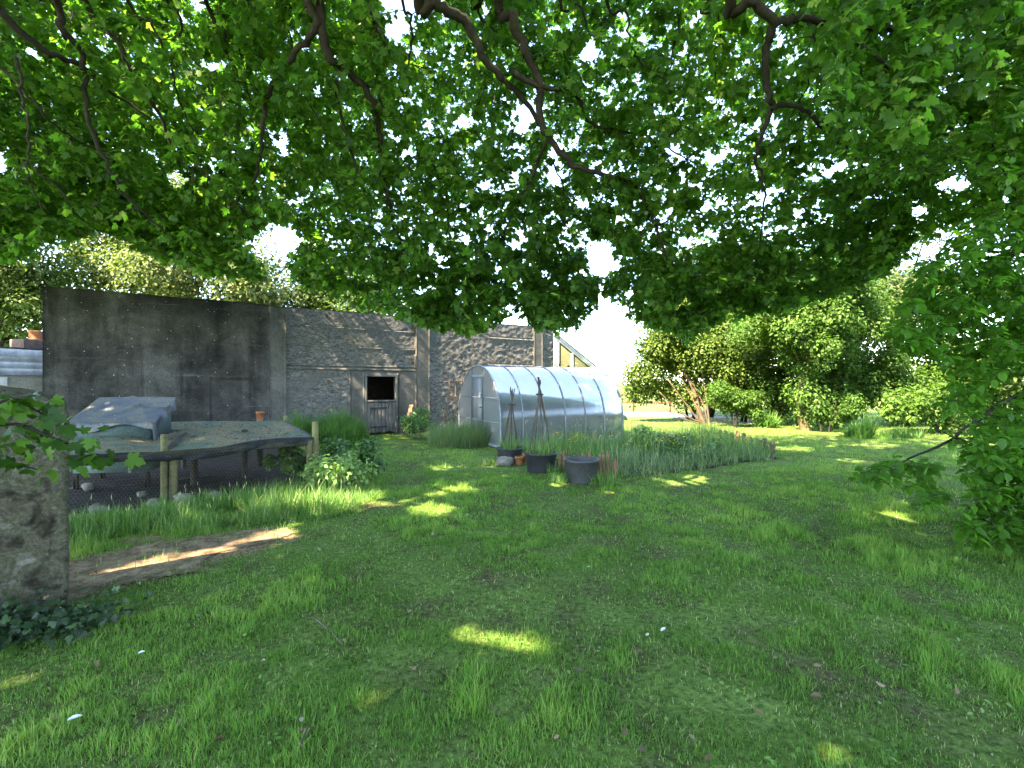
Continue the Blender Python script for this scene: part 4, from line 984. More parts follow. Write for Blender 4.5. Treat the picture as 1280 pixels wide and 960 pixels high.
# ================================================================ TUBS, CANES, EDGING, BED
def tub(c, r, h, mat, label, handles=True, fill=.72):
    e = empty('garden_tub', (*c, 0), label, 'garden tub', 'black plastic garden tubs'); z0 = float(gz(*c))
    b = MB(); b.lathe((*c, z0), [(0.001, .0), (r*.80, 0), (r*.82, .015), (r*.93, h*.90), (r*.985, h*.91), (r*1.0, h*.96), (r*.985, h), (r*.92, h), (r*.90, h*.9), (r*.86, h*.55)], 32)
    b.build('body', M[mat], e, True)
    b = MB(); b.lathe((*c, z0+h*fill), [(r*.90, 0), (r*.6, .01), (.3*r, .015), (.001, .02)], 20); b.build('soil', M['soil'], e, True)
    for s in (0, PI):
        a = s+.5; d = np.array([math.cos(a), math.sin(a)]); tq = np.array([-d[1], d[0]])
        pts = [np.array([*(c+d*r*.99+tq*.07*t), z0+h*(.93-.0*abs(t))+.035*(1-t*t)]) for t in np.linspace(-1, 1, 7)]
        b = MB(); b.tube(pts, .011, 6); b.build('handle', M[mat], e, True)
    return e
c1_ = G(676, 588); c2_ = G(728, 603)+[0, .1]; c3_ = G(637, 577)+[0, .15]
tub(c1_, .31, .36, 'tub', 'black plastic tub with the taller cane wigwam in it')
tub(c2_, .30, .38, 'tubgrey', 'dusty empty plastic tub in front of the low picket edging')
tub(c3_, .29, .30, 'tubgrey', 'low planter tub with the shorter cane wigwam beside terracotta pots')
def wigwam(c, z0, r, top, zb, n, label, lean, open_=.05):
    e = empty('cane_wigwam', (*c, z0), label, 'cane wigwam', 'bamboo cane wigwams')
    for k in range(n):
        a = 2*PI*k/n+.4; bs = np.array([c[0]+r*math.cos(a), c[1]+r*math.sin(a), z0]); t = np.array([c[0]+lean-open_*.6*math.cos(a)*1, c[1]-open_*.6*math.sin(a), top+rng.uniform(-.1, .06)])
        b = MB(); pts = [bs+(t-bs)*q for q in np.linspace(0, 1, 7)]; pts = [p_+np.append(rng.normal(0, .004, 2), 0) for p_ in pts]
        b.tube(pts, np.linspace(.015, .011, 7), 6); b.build('cane', M['cane'], e)
    t = (zb-z0)/(top-z0); rr = r*(1-t)+.012
    pts = [np.array([c[0]+lean*t+rr*math.cos(a), c[1]+rr*math.sin(a), zb]) for a in np.linspace(0, 2*PI, 13)]
    b = MB(); b.tube(pts, .016, 6); b.build('binding', M['darkmetal'], e)
wigwam(c1_, .27, .23, 1.75, EYE-(493-480)/F*9.05, 7, 'taller bamboo cane wigwam standing in the black tub', -.03)
wigwam(c3_, .22, .20, EYE-(484-480)/F*c3_[1], EYE-(506-480)/F*c3_[1], 6, 'shorter leaning bamboo cane wigwam near the greenhouse door', .06, .09)
for (c, n, hh, lb, mat) in ((c1_, 130, .5, 'grassy weeds growing in the black tub', 'longgrass'), (c3_, 160, .42, 'grassy weeds spilling from the low planter tub', 'longgrass'), (c2_, 40, .14, 'few weeds sprouting in the dusty empty tub', 'longgrass')):
    a = rng.uniform(0, 2*PI, n); q = .24*np.sqrt(rng.random(n)); x, y = c[0]+q*np.cos(a), c[1]+q*np.sin(a)
    V, fs, v = blade_mesh(x, y, np.full(n, .2), rng.uniform(hh*.5, hh*1.1, n), np.full(n, .010), rng.uniform(.1, .8, n), a, rng.uniform(-1, 1, n), rng.uniform(.1, .95, n), True)
    tag(MB().add(V, fs).build('tub_weeds', M[mat], var=v), lb, 'weeds', 'weeds growing in the tubs')
pot('flower_pot', (*(G(649, 581)+[0, .05]), 0), .09, .16, 'terracotta', 'terracotta pot on the grass left of its neighbour between the tubs', group='terracotta pots between the tubs')
pot('flower_pot', (*(G(657, 580)+[0, .12]), 0), .075, .19, 'terracotta', 'narrow terracotta pot on the grass close to the black tub', group='terracotta pots between the tubs')
q = G(634, 579); rock((q[0]-.05, q[1]-.1, .06), .2, .6, 'flat grey stone in front of the low planter tub')
q = G(612, 578); clump('grass_clump', (q[0]-.05, q[1]), .22, 160, .1, .25, .010, M['longgrass'], 'small straw coloured grass clump left of the low planter tub', 'grass clump', .9, (.4, 1))

def edging(pts, n, h, label, name='picket_edging'):
    e = empty(name, (*pts[0], 0), label, 'picket edging', 'low picket edgings of the vegetable bed')
    P_ = np.asarray(pts, float); seg = np.linalg.norm(np.diff(P_, axis=0), axis=1); cum = np.concatenate([[0], np.cumsum(seg)])
    for k in range(n):
        s = cum[-1]*(k+.5)/n; i = min(np.searchsorted(cum, s, 'right')-1, len(seg)-1); t = (s-cum[i])/seg[i]; p_ = P_[i]+(P_[i+1]-P_[i])*t
        d = (P_[i+1]-P_[i])/seg[i]; hh = h*rng.uniform(.82, 1.15); w = cum[-1]/n*.62
        up = np.array([rng.normal(0, .05), rng.normal(0, .05), 1.]); up /= np.linalg.norm(up); axx = np.array([*d, 0])-up*(np.array([*d, 0])@up); axx /= np.linalg.norm(axx)
        b = MB(); c = np.array([*p_, float(gz(*p_))-.03])+up*hh/2; b.box(c, (w, .03, hh), axx, None, up, .008)
        tp = np.array([*p_, float(gz(*p_))-.03])+up*hh; ay_ = np.cross(up, axx)
        V = [tp-axx*w/2-ay_*.013, tp+axx*w/2-ay_*.013, tp+axx*w/2+ay_*.013, tp-axx*w/2+ay_*.013, tp+up*.035-ay_*.013, tp+up*.035+ay_*.013]
        b.add(np.array(V), [[[0, 1, 2, 3]], [[0, 4, 1], [2, 5, 3]], [[0, 3, 5, 4], [1, 4, 5, 2]]])
        b.build('picket', M['picket'], e)
    b = MB()
    for i in range(len(seg)):
        d = (P_[i+1]-P_[i])/seg[i]; nn = np.array([-d[1], d[0]])*.03
        b.bar((*(P_[i]+nn), h*.55), (*(P_[i+1]+nn), h*.55), .02, .035, .003)
    b.build('rail', M['picket'], e)
edging([G(695, 592)+[0, .15], G(742, 594), G(772, 602)], 14, .42, 'low brown picket edging behind the two larger tubs')
edging([G(968, 573), G(963, 562), G(898, 547)], 13, .30, 'low picket edging at the far right end of the weedy bed')

# the weedy bed
x, y = strip_points(BED, 10500); k = ~((np.hypot(x-c1_[0], y-c1_[1]) < .36) | (np.hypot(x-c2_[0], y-c2_[1]) < .38) | (np.hypot(x-c3_[0], y-c3_[1]) < .36))
k &= np.abs(((np.stack([x, y], 1)-GO)@GC)) > 0
gl_ = (np.stack([x, y], 1)-GO); k &= ~((np.abs(gl_@GC) < GW+.05) & (gl_@GA > -.1) & (gl_@GA < GL_+.1))
k &= ~((y < 8.95) & (x < 1.35) & (noise(x, y, 3) < .3))
x, y = x[k], y[k]
fr = (x > 1.9) & (noise(x, y, .8)+.25*(y < 10.3) > .5)
grass_patch('bed_grass', x[fr], y[fr], .15, .5, .012, M['bluegrass'], 'soft blue green grass filling the front of the weedy bed', None, 'stuff', 1.25, (0, 1), 60, poly=BED)
grass_patch('bed_grass', x[~fr], y[~fr], .18, .62, .011, M['longgrass'], 'tall mixed grass at the back of the weedy bed by the greenhouse', None, 'stuff', 1.15, (0, 1), 130, poly=BED)
for (px, py, r, h, lb, mat) in ((870, 560, .65, .46, 'broad leafy weed clump in the middle of the bed', 'nettle'), (835, 556, .5, .5, 'leafy weed clump near the greenhouse corner', 'nettle'), (880, 566, .5, .38, 'leafy weed clump at the right end of the bed', 'nettle'), (800, 552, .4, .75, 'yellow green leafy weeds against the greenhouse side', 'paleshrub')):
    q = G(px, py+12); leafy('weed_clump', q, r, h, 1000, .085, mat, lb, 'weeds', nl=10)
n = 70; q = np.stack([rng.uniform(.9, 4.5, n), rng.uniform(9.6, 12.6, n)], 1); q = np.array([v for v in q if inside(BED, *v) and abs((v-GO)@GC) > GW+.1]); n = len(q)
b = MB(); va = []
for v in q:
    hh = rng.uniform(.3, .52)
    t_ = np.repeat([[v[0], v[1], hh]], 5, 0)+rng.normal(0, .03, (5, 3)); V, f = leaf_arrays(t_, rdir(5), rdir(5), rng.uniform(.02, .035, 5), T_OVAL); b.add(V, [f])
tag(b.build('yellow_flowers', M['yellow']), 'small yellow flowers dotted through the tall grass of the bed', None, None, 'stuff')
n = 40; q = np.stack([rng.uniform(1.0, 3.6, n), rng.uniform(9.5, 12, n)], 1); q = np.array([v for v in q if inside(BED, *v)]); n = len(q)
# clump of strap leaves at the foot of the right hand shrubs
q = P(1074, 548, 14.5); clump('daylily_clump', q, .35, 420, .35, .75, .035, M['longgrass'], 'arching strap leaved clump at the far lawn edge', 'plant', 1.25, (.1, .7), ry=.3)
q = P(958, 530, 18.0); clump('fern_clump', q, .4, 300, .4, .75, .04, M['longgrass'], 'small fern clump in front of the laurel bush', 'plant', 1.2, (.1, .8), ry=.3)
q = P(1040, 548, 15.0); clump('grass_clump', (q[0]+1.8, q[1]-.3), .7, 420, .15, .35, .02, M['longgrass'], 'ragged low grass fringe at the far lawn edge', 'grass clump', 1.0, (0, .7), ry=.3)

for (l, c, h_, lb) in ((1.55, .55, 1.1, 'leafy plant growing inside the greenhouse behind the taller canes'), (2.25, .2, 1.3, 'tall leafy plant in the middle of the greenhouse'), (3.35, .6, 1.0, 'leafy plant inside the far end of the greenhouse')):
    leafy('greenhouse_plant', gp(l, c, 0), .4, h_, 900, .11, 'nettle', lb, 'plant', nl=8)
q = G(703, 603); clump('grass_clump', (q[0]-.05, q[1]+.05), .2, 190, .08, .26, .009, M['longgrass'], 'straw coloured grass tuft at the left foot of the dusty tub', 'grass clump', .9, (.3, 1))
q = G(758, 606); clump('grass_clump', (q[0]-.05, q[1]+.1), .26, 260, .1, .28, .009, M['longgrass'], 'grass tuft between the dusty tub and the picket edging', 'grass clump', .9, (.1, .95))
q = G(697, 592); clump('grass_clump', (q[0], q[1]+.05), .22, 190, .08, .24, .009, M['longgrass'], 'grass tuft at the right foot of the tub with canes', 'grass clump', .9, (.1, .9))
# dandelions and scraps on the lawn
for (px, py, lb) in ((765, 617, 'yellow dandelion on the lawn in front of the bed'),):
    q = G(px, py+6); e = empty('dandelion', (*q, 0), lb, 'flower')
    MB().tube([(*q, 0), (q[0]+.01, q[1], .07)], .004, 5).build('stem', M['cane'], e)
    MB().lathe((q[0]+.01, q[1], .07), [(0.001, 0), (.02, .0), (.03, .015), (.015, .022), (.001, .02)], 10).build('bloom', M['yellow'], e)
for (px, py, r, lb) in ((826, 797, .03, 'white feather lying on the lawn right of the sunlit patch'), (84, 912, .03, 'white feather lying in the near left grass'), (172, 826, .02, 'small white feather lying beside the ivy')):
    q = G(px, py); V, f = leaf_arrays(np.array([[*q, .045]]), np.array([[.8, .6, .15]]), np.array([[0, -.4, 1.]]), np.array([r*1.8]), (T_OVAL[0]*[.5, 1, 1], T_OVAL[1]))
    Vb = V-[0, 0, .003]; tag(mk('feather', np.vstack([V, Vb]), [f, f[:, ::-1]+len(V)], M['feather']), lb, 'feather', 'white feathers on the lawn')
q0, q1 = G(392, 783), G(428, 815); tag(MB().tube([(*q0, .06), (*((q0+q1)/2+[.02, 0]), .055), (*q1, .04)], [.006, .005, .003], 6).build('twig', M['cane']), 'thin pale dead twig lying on the lawn', 'twig')
q0, q1 = G(376, 945), G(386, 918); tag(MB().tube([(*q0, .05), (*q1, .045)], [.005, .003], 6).build('twig', M['cane']), 'short dead twig in the grass at the bottom of the view', 'twig')

# ivy at the foot of the pillar
n = 1900; t = rng.random(n); pa, pb_ = np.array([-4.2, 2.5]), np.array([-2.85, 3.35])
p2 = pa+(pb_-pa)*t[:, None]+rng.normal(0, .12, (n, 2))+np.array([.05, -.06]); hgt = np.abs(rng.normal(0, .13, n))*np.clip(1.3-t*.9, .3, 1)
V, f = leaf_arrays(np.column_stack([p2, .03+hgt]), unit(rdir(n)+[.2, -.4, -.3]), unit(np.array([.3, -.5, .9])+.5*rdir(n)), rng.uniform(.025, .055, n), T_SYC)
iv = empty('ivy', (-3.4, 2.95, 0), 'dark glossy ivy creeping over the foot of the pillar', 'ivy')
mk('leaves', V, [f], M['ivy'], iv, np.repeat(rng.random(n), len(T_SYC[0])))
b = MB()
for k in range(10):
    i, j = rng.choice(n, 2); b.tube(smooth_path([(*p2[i], .02), (*((p2[i]+p2[j])/2), .05), (*p2[j], .02)], 4), .005, 5)
b.build('stems', M['bark'], iv)
# leafy shoot reaching in front of the pillar
sh = empty('sycamore_shoot', (-3.15, 2.35, 0), 'bright green leafy shoot reaching in front of the stone pillar', 'shoot')
b = MB(); tips = []
base = np.array([-3.35, 2.25, 0.0])
for pl in ([(-60, 560, 2.45), (10, 530, 2.5), (60, 545, 2.55), (110, 565, 2.62), (140, 572, 2.68)], [(-60, 560, 2.45), (5, 500, 2.5), (40, 510, 2.58), (70, 530, 2.6)], [(-60, 560, 2.45), (0, 575, 2.45), (50, 588, 2.5)]):
    pts = [base, base+[.02, .03, .8]]+[P(*v) for v in pl]; sp_ = smooth_path(pts, 5); b.tube(sp_, np.linspace(.014, .003, len(sp_)), 6)
    for k in range(12, len(sp_)):
        for r_ in range(2 if k % 2 else 3): tips.append(sp_[k])
b.build('stem', M['bark'], sh)
tips = np.array(tips); n = len(tips)
pp = tips+rng.normal(0, .05, (n, 3)); tip = unit(np.array([.55, .0, -.45])+.9*rdir(n)); nor = unit(np.array([0, -.3, .8])+.8*rdir(n))
V, f = leaf_arrays(pp, tip, nor, rng.uniform(.045, .10, n), T_SYC, .9)
mk('leaves', V, [f], M['shoot'], sh, np.repeat(rng.random(n), len(T_SYC[0])))

# ================================================================ BIG OVERHANGING TREES
def grow(limbs, attr, maxd=2.5, sag=.12, r_tip=.0036, chunk=400):
    """join every attractor to a near branch node with a thin drooping twig"""
    from mathutils.kdtree import KDTree
    N = [q for (pts, r) in limbs for q in pts]; Rr = [x_ for (pts, r) in limbs for x_ in r]
    base = np.array(N); d0 = np.array([np.min(((base-a)**2).sum(1)) for a in attr]); order = np.argsort(d0); tw = []
    for s in range(0, len(order), chunk):
        kd = KDTree(len(N))
        for i, q in enumerate(N): kd.insert(q, i)
        kd.balance()
        for ai in order[s:s+chunk]:
            a = attr[ai]; best = None
            for co, i, d in kd.find_n(a, 6):
                sc = d*(1.3 if co[2] < a[2]-.12 else 1)
                if best is None or sc < best[0]: best = (sc, i, d)
            _, i, d = best
            if d > maxd or d < .05: continue
            n = max(3, min(8, int(d/.16))); t = np.linspace(0, 1, n+1)[:, None]
            path = N[i]+(a-N[i])*t; path[:, 2] += (sag*d*np.sin(PI*t[:, 0])); path[1:-1] += rng.normal(0, .045*d, (n-1, 3))
            r0 = min(Rr[i]*.75, .0045+.009*d); r = np.linspace(r0, r_tip, n+1)
            N.extend(path[1:]); Rr.extend(r[1:]); tw.append((path, r))
    return tw
def to_limbs(specs, root, k=6, knob=.0):
    out = []
    for pts, r0, r1, link in specs:
        w = [P(*q) for q in pts]
        if link is not None:
            a = np.asarray(root, float); bq = w[0]; mid = a*.45+bq*.55+np.array([0, 0, link]); w = [a, a*.75+bq*.25+np.array([0, 0, link*.8]), mid]+w
        sp_ = smooth_path(w, k); n = len(sp_)
        sp_[1:-1] += rng.normal(0, .012, (n-2, 3))
        if link is not None:
            nl = 3*k; r = np.concatenate([np.linspace(max(.16, r0*1.6), r0, nl), np.linspace(r0, r1, n-nl)])
        else: r = np.linspace(r0, r1, n)
        out.append((sp_, r))
    return out
ROOT = (0.6, -4.2, 5.0)
SPEC = [
 ([(-40, -30, 4.6), (0, 10, 4.9), (50, 60, 5.2), (75, 72, 5.4), (107, 85, 5.7), (135, 112, 6.0), (190, 150, 6.3)], .045, .014, 1.4),
 ([(60, -30, 5.0), (75, 30, 5.2), (102, 70, 5.5), (112, 155, 5.8), (142, 220, 6.1), (172, 260, 6.4), (220, 300, 6.8), (270, 330, 7.2)], .038, .008, 1.6),
 ([(95, -30, 5.6), (145, 50, 5.9), (165, 90, 6.1), (200, 145, 6.4), (225, 200, 6.7), (270, 225, 7.0), (330, 300, 7.6)], .034, .008, 1.6),
 ([(20, 72, 5.3), (28, 120, 5.3), (35, 165, 5.4), (34, 215, 5.5), (60, 270, 5.7)], .018, .006, None),
 ([(250, -30, 5.8), (280, 40, 6.0), (285, 70, 6.1), (300, 95, 6.3), (340, 180, 6.8)], .028, .008, 1.5),
 ([(380, -30, 5.3), (388, 5, 5.4), (395, 38, 5.5), (365, 70, 5.7), (340, 105, 5.9), (330, 145, 6.1), (325, 200, 6.4), (315, 230, 6.6), (285, 260, 6.9)], .05, .010, 1.5),
 ([(395, -10, 5.4), (410, 65, 5.6), (430, 85, 5.8), (460, 115, 6.0), (472, 155, 6.2), (475, 200, 6.5), (485, 250, 6.8), (495, 290, 7.1), (520, 315, 7.4), (560, 370, 8.0)], .055, .010, None),
 ([(420, 100, 5.8), (430, 160, 6.1), (450, 225, 6.5), (465, 270, 6.8), (440, 330, 7.2)], .022, .007, None),
 ([(455, -30, 5.6), (480, 45, 5.9), (470, 90, 6.1), (480, 140, 6.4)], .034, .012, 1.5),
 ([(520, -30, 4.8), (545, 2, 5.0), (580, 25, 5.2), (600, 65, 5.4), (625, 95, 5.6), (640, 110, 5.7), (672, 150, 6.0), (680, 185, 6.2), (640, 270, 6.9), (600, 350, 7.8)], .062, .010, 1.3),
 ([(622, -30, 5.0), (640, 20, 5.2), (655, 60, 5.4), (672, 100, 5.6), (680, 160, 5.9), (710, 200, 6.1), (740, 215, 6.3), (790, 230, 6.6), (810, 260, 6.8), (825, 295, 7.0), (840, 330, 7.2), (890, 355, 7.6), (950, 380, 8.1)], .055, .010, 1.3),
 ([(640, 90, 5.5), (670, 105, 5.6), (720, 118, 5.9), (740, 155, 6.2), (805, 170, 6.6), (860, 200, 7.0)], .036, .009, None),
 ([(920, -30, 4.4), (940, 0, 4.5), (967, 30, 4.7), (957, 65, 4.9), (960, 120, 5.1), (965, 135, 5.2), (950, 175, 5.4), (945, 200, 5.6), (955, 235, 5.8), (950, 300, 6.3)], .052, .009, 1.3),
 ([(965, 135, 5.2), (980, 132, 5.2), (1010, 140, 5.3), (1040, 170, 5.5), (1070, 195, 5.7), (1100, 250, 6.1)], .032, .009, None),
 ([(967, 30, 4.7), (1000, 22, 4.7), (1030, 30, 4.8), (1065, 40, 4.9), (1090, 70, 5.0), (1125, 95, 5.2), (1180, 150, 5.5)], .040, .010, None),
 ([(1060, -40, 4.2), (1120, 40, 4.4), (1180, 100, 4.7), (1230, 170, 5.1), (1270, 240, 5.5)], .03, .008, 1.3),
]
for (x0, y0, x1, y1, x2, y2, Ya, r) in [(-30, 60, 60, 150, 160, 205, 5.2, .02), (150, -30, 215, 90, 262, 190, 5.6, .02), (200, -30, 232, 60, 330, 165, 5.8, .018), (300, -30, 318, 50, 372, 120, 5.7, .02), (345, -30, 362, 40, 420, 190, 6.0, .018), (500, -30, 512, 70, 505, 160, 5.8, .02), (590, -30, 600, 20, 700, 85, 5.4, .022),
        (700, -30, 735, 40, 800, 75, 5.5, .02), (760, -30, 790, 60, 850, 110, 5.6, .018), (845, -30, 838, 80, 860, 180, 5.8, .018), (880, -30, 900, 60, 905, 150, 5.7, .016), (1010, 22, 1015, 90, 1000, 190, 5.2, .016), (1150, -30, 1120, 90, 1160, 200, 4.8, .018), (30, 200, 90, 262, 150, 300, 6.0, .012), (540, 200, 560, 300, 610, 345, 7.2, .012), (690, 200, 700, 260, 680, 330, 6.8, .012)]:
    SPEC.append(([(x0, y0, Ya), ((x0+x1)/2+8, (y0+y1)/2, Ya+.15), (x1, y1, Ya+.4), ((x1+x2)/2-10, (y1+y2)/2, Ya+.8), (x2, y2, Ya+1.2)], r, .005, 1.4 if y0 < 0 else None))
LIMBS = to_limbs(SPEC, ROOT)
rear = []
for en in [(-10, -3, 10), (-12, 4, 10), (-7, -8, 11), (3, -7, 11), (5, -1, 10.5), (6, 3, 9.5), (-4, 2, 12), (2, 3, 12), (-8, 8, 9), (-12.5, 8, 7.5), (-9, 10.5, 7.2), (-6, 11.5, 7.4), (-3.5, 11.5, 8.2), (-10.5, 9, 8.5), (-7, 9, 9.5), (-6, -1, 7.5), (5, 0, 8)]:
    st = np.array([.6, -4.3, rng.uniform(4.5, 8)]); en = np.array(en, float); pth = smooth_path([st, st*.6+en*.4+[0, 0, .9], en], 8); rear.append((pth, np.linspace(.13, .02, len(pth))))
edge_px = [-500, 0, 60, 130, 200, 250, 330, 400, 430, 470, 540, 590, 640, 700, 738, 752, 790, 800, 860, 900, 960, 1040, 1100, 1180, 1280, 1700]
edge_py = [350, 345, 318, 300, 335, 352, 366, 378, 392, 404, 424, 432, 410, 428, 415, 375, 408, 415, 440, 415, 405, 385, 355, 310, 290, 290]
GAPS = [(750, 325, 20, 26), (738, 62, 12, 20), (355, 190, 7, 6), (1195, 225, 26, 14), (885, 200, 5, 26), (270, 80, 18, 9), (580, 150, 9, 12), (960, 8, 16, 10), (395, 383, 40, 8), (220, 225, 12, 14), (1150, 262, 16, 7), (520, 60, 12, 9)]
def gap_ok(px, py, f=1.0):
    ok = np.ones(len(px), bool)
    for (a, b_, rx, ry) in GAPS: ok &= (((px-a)/(rx*f))**2+((py-b_)/(ry*f))**2) > 1
    return ok
n = 19000; px = rng.uniform(-330, 1560, n); py = np.where(rng.random(n) < .25, rng.uniform(-700, -60, n), rng.uniform(-60, 430, n))
ed = np.interp(px, edge_px, edge_py)
Yd = 5.3+4.6*rng.random(n)**.8; lowf = np.clip((py-100)/200, 0, 1); Yd = Yd*(1-.6*lowf)+.6*lowf*rng.uniform(6.8, 9.4, n)
Yd = np.where((px > 1020) & (py < 170) & (rng.random(n) < .3), rng.uniform(4, 5.5, n), Yd)
m_ = 6500; px = np.concatenate([px, rng.uniform(-320, 470, m_)]); py = np.concatenate([py, rng.uniform(-260, 290, m_)]); Yd = np.concatenate([Yd, rng.uniform(8.6, 13, m_)]); ed = np.interp(px, edge_px, edge_py)
m_ = 1900; pe = rng.uniform(-60, 1130, m_); px = np.concatenate([px, pe]); py = np.concatenate([py, np.interp(pe, edge_px, edge_py)-rng.uniform(14, 105, m_)]); Yd = np.concatenate([Yd, rng.uniform(7.2, 9.6, m_)]); ed = np.interp(px, edge_px, edge_py)
k = (py < ed-14) & gap_ok(px, py) & (fbm(px, py, .02, 3) > .27)
att = np.array([P(a, b_, c) for a, b_, c in zip(px[k], py[k], Yd[k])]); att = att[(att[:, 2] < 10.5) & (att[:, 2] > 2.2)]
tw = grow(LIMBS+rear, att, 3.0)
def twig_leaves(tw, per, spread, size, droop, nrm_up, rand):
    p, tip = [], []
    for path, r in tw:
        L = np.linalg.norm(path[-1]-path[0]); m = per+int(L*3)
        t = 1-rng.random(m)**1.3*min(1, .8/max(L, .1)); idx = t*(len(path)-1); i0 = np.minimum(idx.astype(int), len(path)-2); fr = (idx-i0)[:, None]
        q = path[i0]*(1-fr)+path[i0+1]*fr; d = rdir(m); d[:, 2] *= .6
        p.append(q+d*rng.uniform(.3, 1, m)[:, None]*spread); tip.append(unit(d+np.array([0, 0, -droop])+.3*(path[-1]-path[0])/max(L, .1)))
    p = np.concatenate(p); tip = np.concatenate(tip); n = len(p)
    nor = unit(np.array([0, 0, nrm_up])+rand*rdir(n)); return p, tip, nor, size*rng.uniform(.45, 1.3, n)
syc = empty('sycamore_tree', (.6, -4.8, 0), 'large overhanging sycamore whose leafy boughs fill the top of the view', 'tree')
b = MB(); tp = smooth_path([(.6, -4.8, -.1), (.55, -4.7, 2), (.6, -4.2, 5), (.3, -4.6, 8), (0, -4.2, 11)], 6); b.tube(tp, np.linspace(.42, .1, len(tp)), 14); b.build('trunk', M['bark'], syc, True)
for pts, r in LIMBS+rear:
    b = MB(); b.tube(pts, r, 8); b.build('branch', M['bark'], syc, True)
p, tip, nor, sz = twig_leaves(tw, 14, .13, .094, .6, .75, .65)
prj = np.stack([640+F*p[:, 0]/p[:, 1], 480-F*(p[:, 2]-EYE)/p[:, 1]], 1)
keep = gap_ok(prj[:, 0], prj[:, 1], .8) | (rng.random(len(p)) < .12)
keep &= prj[:, 1] < np.interp(prj[:, 0], edge_px, edge_py)+10
p, tip, nor, sz = p[keep], tip[keep], nor[keep], sz[keep]
# unseen rest of the crown, shaped to shade the lawn, above and behind the viewer
n = 27000; d = rdir(n); rr_ = rng.random(n)**.45; q = np.array([-6.0, -.6, 10.6])+d*rr_[:, None]*np.array([11.5, 9.5, 3.6])
pr = np.stack([640+F*q[:, 0]/np.maximum(q[:, 1], .1), 480-F*(q[:, 2]-EYE)/np.maximum(q[:, 1], .1)], 1)
vis = (q[:, 1] > 1.2) & (pr[:, 1] > -90) & (pr[:, 0] > -150) & (pr[:, 0] < 1430)
cl = fbm(q[:, 0]+q[:, 2]*.5, q[:, 1]-q[:, 2]*.4, .45, 3) > .30
ok = ~vis & (q[:, 2] > 6.4) & cl & ((q[:, 1] < 3.5) | (rng.random(n) < .3)) & (q[:, 2] < 14.2); q = q[ok]
n = 5500; d = rdir(n); q2 = np.array([-15.5, 8.5, 9.0])+d*(rng.random(n)**.45)[:, None]*np.array([5.0, 6, 3.4]); q2 = q2[q2[:, 0]/np.maximum(q2[:, 1], .1) < -1.14]; q = np.concatenate([q, q2]); n2 = len(q)  # extra unseen leaves out left, added to keep sun off the dark wall
# leave openings where the sun reaches the ground
SPOTS = [(640, 798, .20), (668, 797, .16), (610, 800, .15), (545, 632, .32), (560, 640, .2), (575, 612, .25), (525, 622, .2), (620, 580, .3), (560, 583, .3), (130, 716, .15), (180, 706, .17), (230, 694, .19), (280, 682, .18), (330, 668, .18), (360, 658, .16), (250, 650, .2), (340, 634, .25), (400, 630, .28), (440, 622, .3), (465, 628, .2), (955, 795, .14), (1065, 900, .09), (1140, 822, .10), (1118, 648, .22), (1064, 575, .35), (880, 598, .3), (850, 596, .3), (990, 560, .4), (1090, 556, .4), (240, 940, .08), (700, 604, .12), (740, 760, .08)]
def sunny(pt):
    k = np.zeros(len(pt), bool)
    for (px, py, r) in SPOTS:
        r = r*(1.0 if 590 < px < 690 and py > 780 else .6 if py > 720 else 1.05)
        g = np.array([*G(px, py), 0.0]); v = pt-g; t = v@SUN; dd = np.linalg.norm(v-t[:, None]*SUN, axis=1); k |= rng.random(len(pt)) < np.exp(-(dd/(1.15*r+.006*t))**4)
    return k
TV = syc_template(); TS = (T_OVAL[0]*[1.7, 1, 1], T_OVAL[1])
k = ~sunny(p) | (rng.random(len(p)) < .1); p, tip, nor, sz = p[k], tip[k], nor[k], sz[k]
k = ~sunny(q); q = q[k]; n2 = len(q)
V1, f1 = leaf_arrays(p, tip, nor, sz, T_SYC); V2, f2 = leaf_arrays(q, unit(rdir(n2)-[0, 0, .4]), unit(np.array([0, 0, .8])+.6*rdir(n2)), rng.uniform(.22, .42, n2), TS)
cl_v = np.clip(.9*(fbm(p[:, 0], p[:, 1]+p[:, 2], .9, 3)-.5)+.5+.5*rng.normal(0, .5, len(p)), 0, 1)
var = np.concatenate([np.repeat(cl_v, len(T_SYC[0])), np.repeat(rng.random(n2), len(TS[0]))])
b = MB()
for path, r in tw:
    V, Fq = tube(path, r, 4); b.add(V, [Fq])
VT = np.concatenate(b.V); FT = np.concatenate(b.F[4])
mk('crown', np.vstack([V1, V2]), [f1, f2+len(V1)], M['syc'], syc, var); print('SYC', len(f1)//17, n2)
o = mk('twigs', VT, [FT], M['bark'], syc, smooth=True)

# beech on the right
bee = empty('beech_tree', (8.6, 3.4, 0), 'beech tree whose leafy lower branches hang in from the right edge', 'tree')
BROOT = np.array([8.4, 3.5, 3.2])
BS = [([(1500, 230, 4.6), (1350, 280, 4.6), (1250, 330, 4.7), (1180, 380, 4.9), (1140, 430, 5.1)], .03, .005, .5), ([(1480, 420, 4.3), (1330, 460, 4.4), (1230, 520, 4.5), (1150, 570, 4.6), (1075, 594, 4.7)], .03, .004, .2),
      ([(1480, 560, 4.0), (1330, 590, 4.1), (1240, 640, 4.2), (1200, 672, 4.25)], .025, .004, .1), ([(1500, 100, 5.0), (1380, 150, 5.2), (1260, 190, 5.4), (1170, 230, 5.6)], .03, .005, .5),
      ([(1480, 330, 5.2), (1330, 380, 5.3), (1240, 430, 5.4), (1190, 500, 5.5)], .025, .004, .3), ([(1480, 700, 4.0), (1340, 660, 4.1), (1270, 660, 4.2)], .02, .004, .0)]
BL = to_limbs(BS, BROOT, 6)
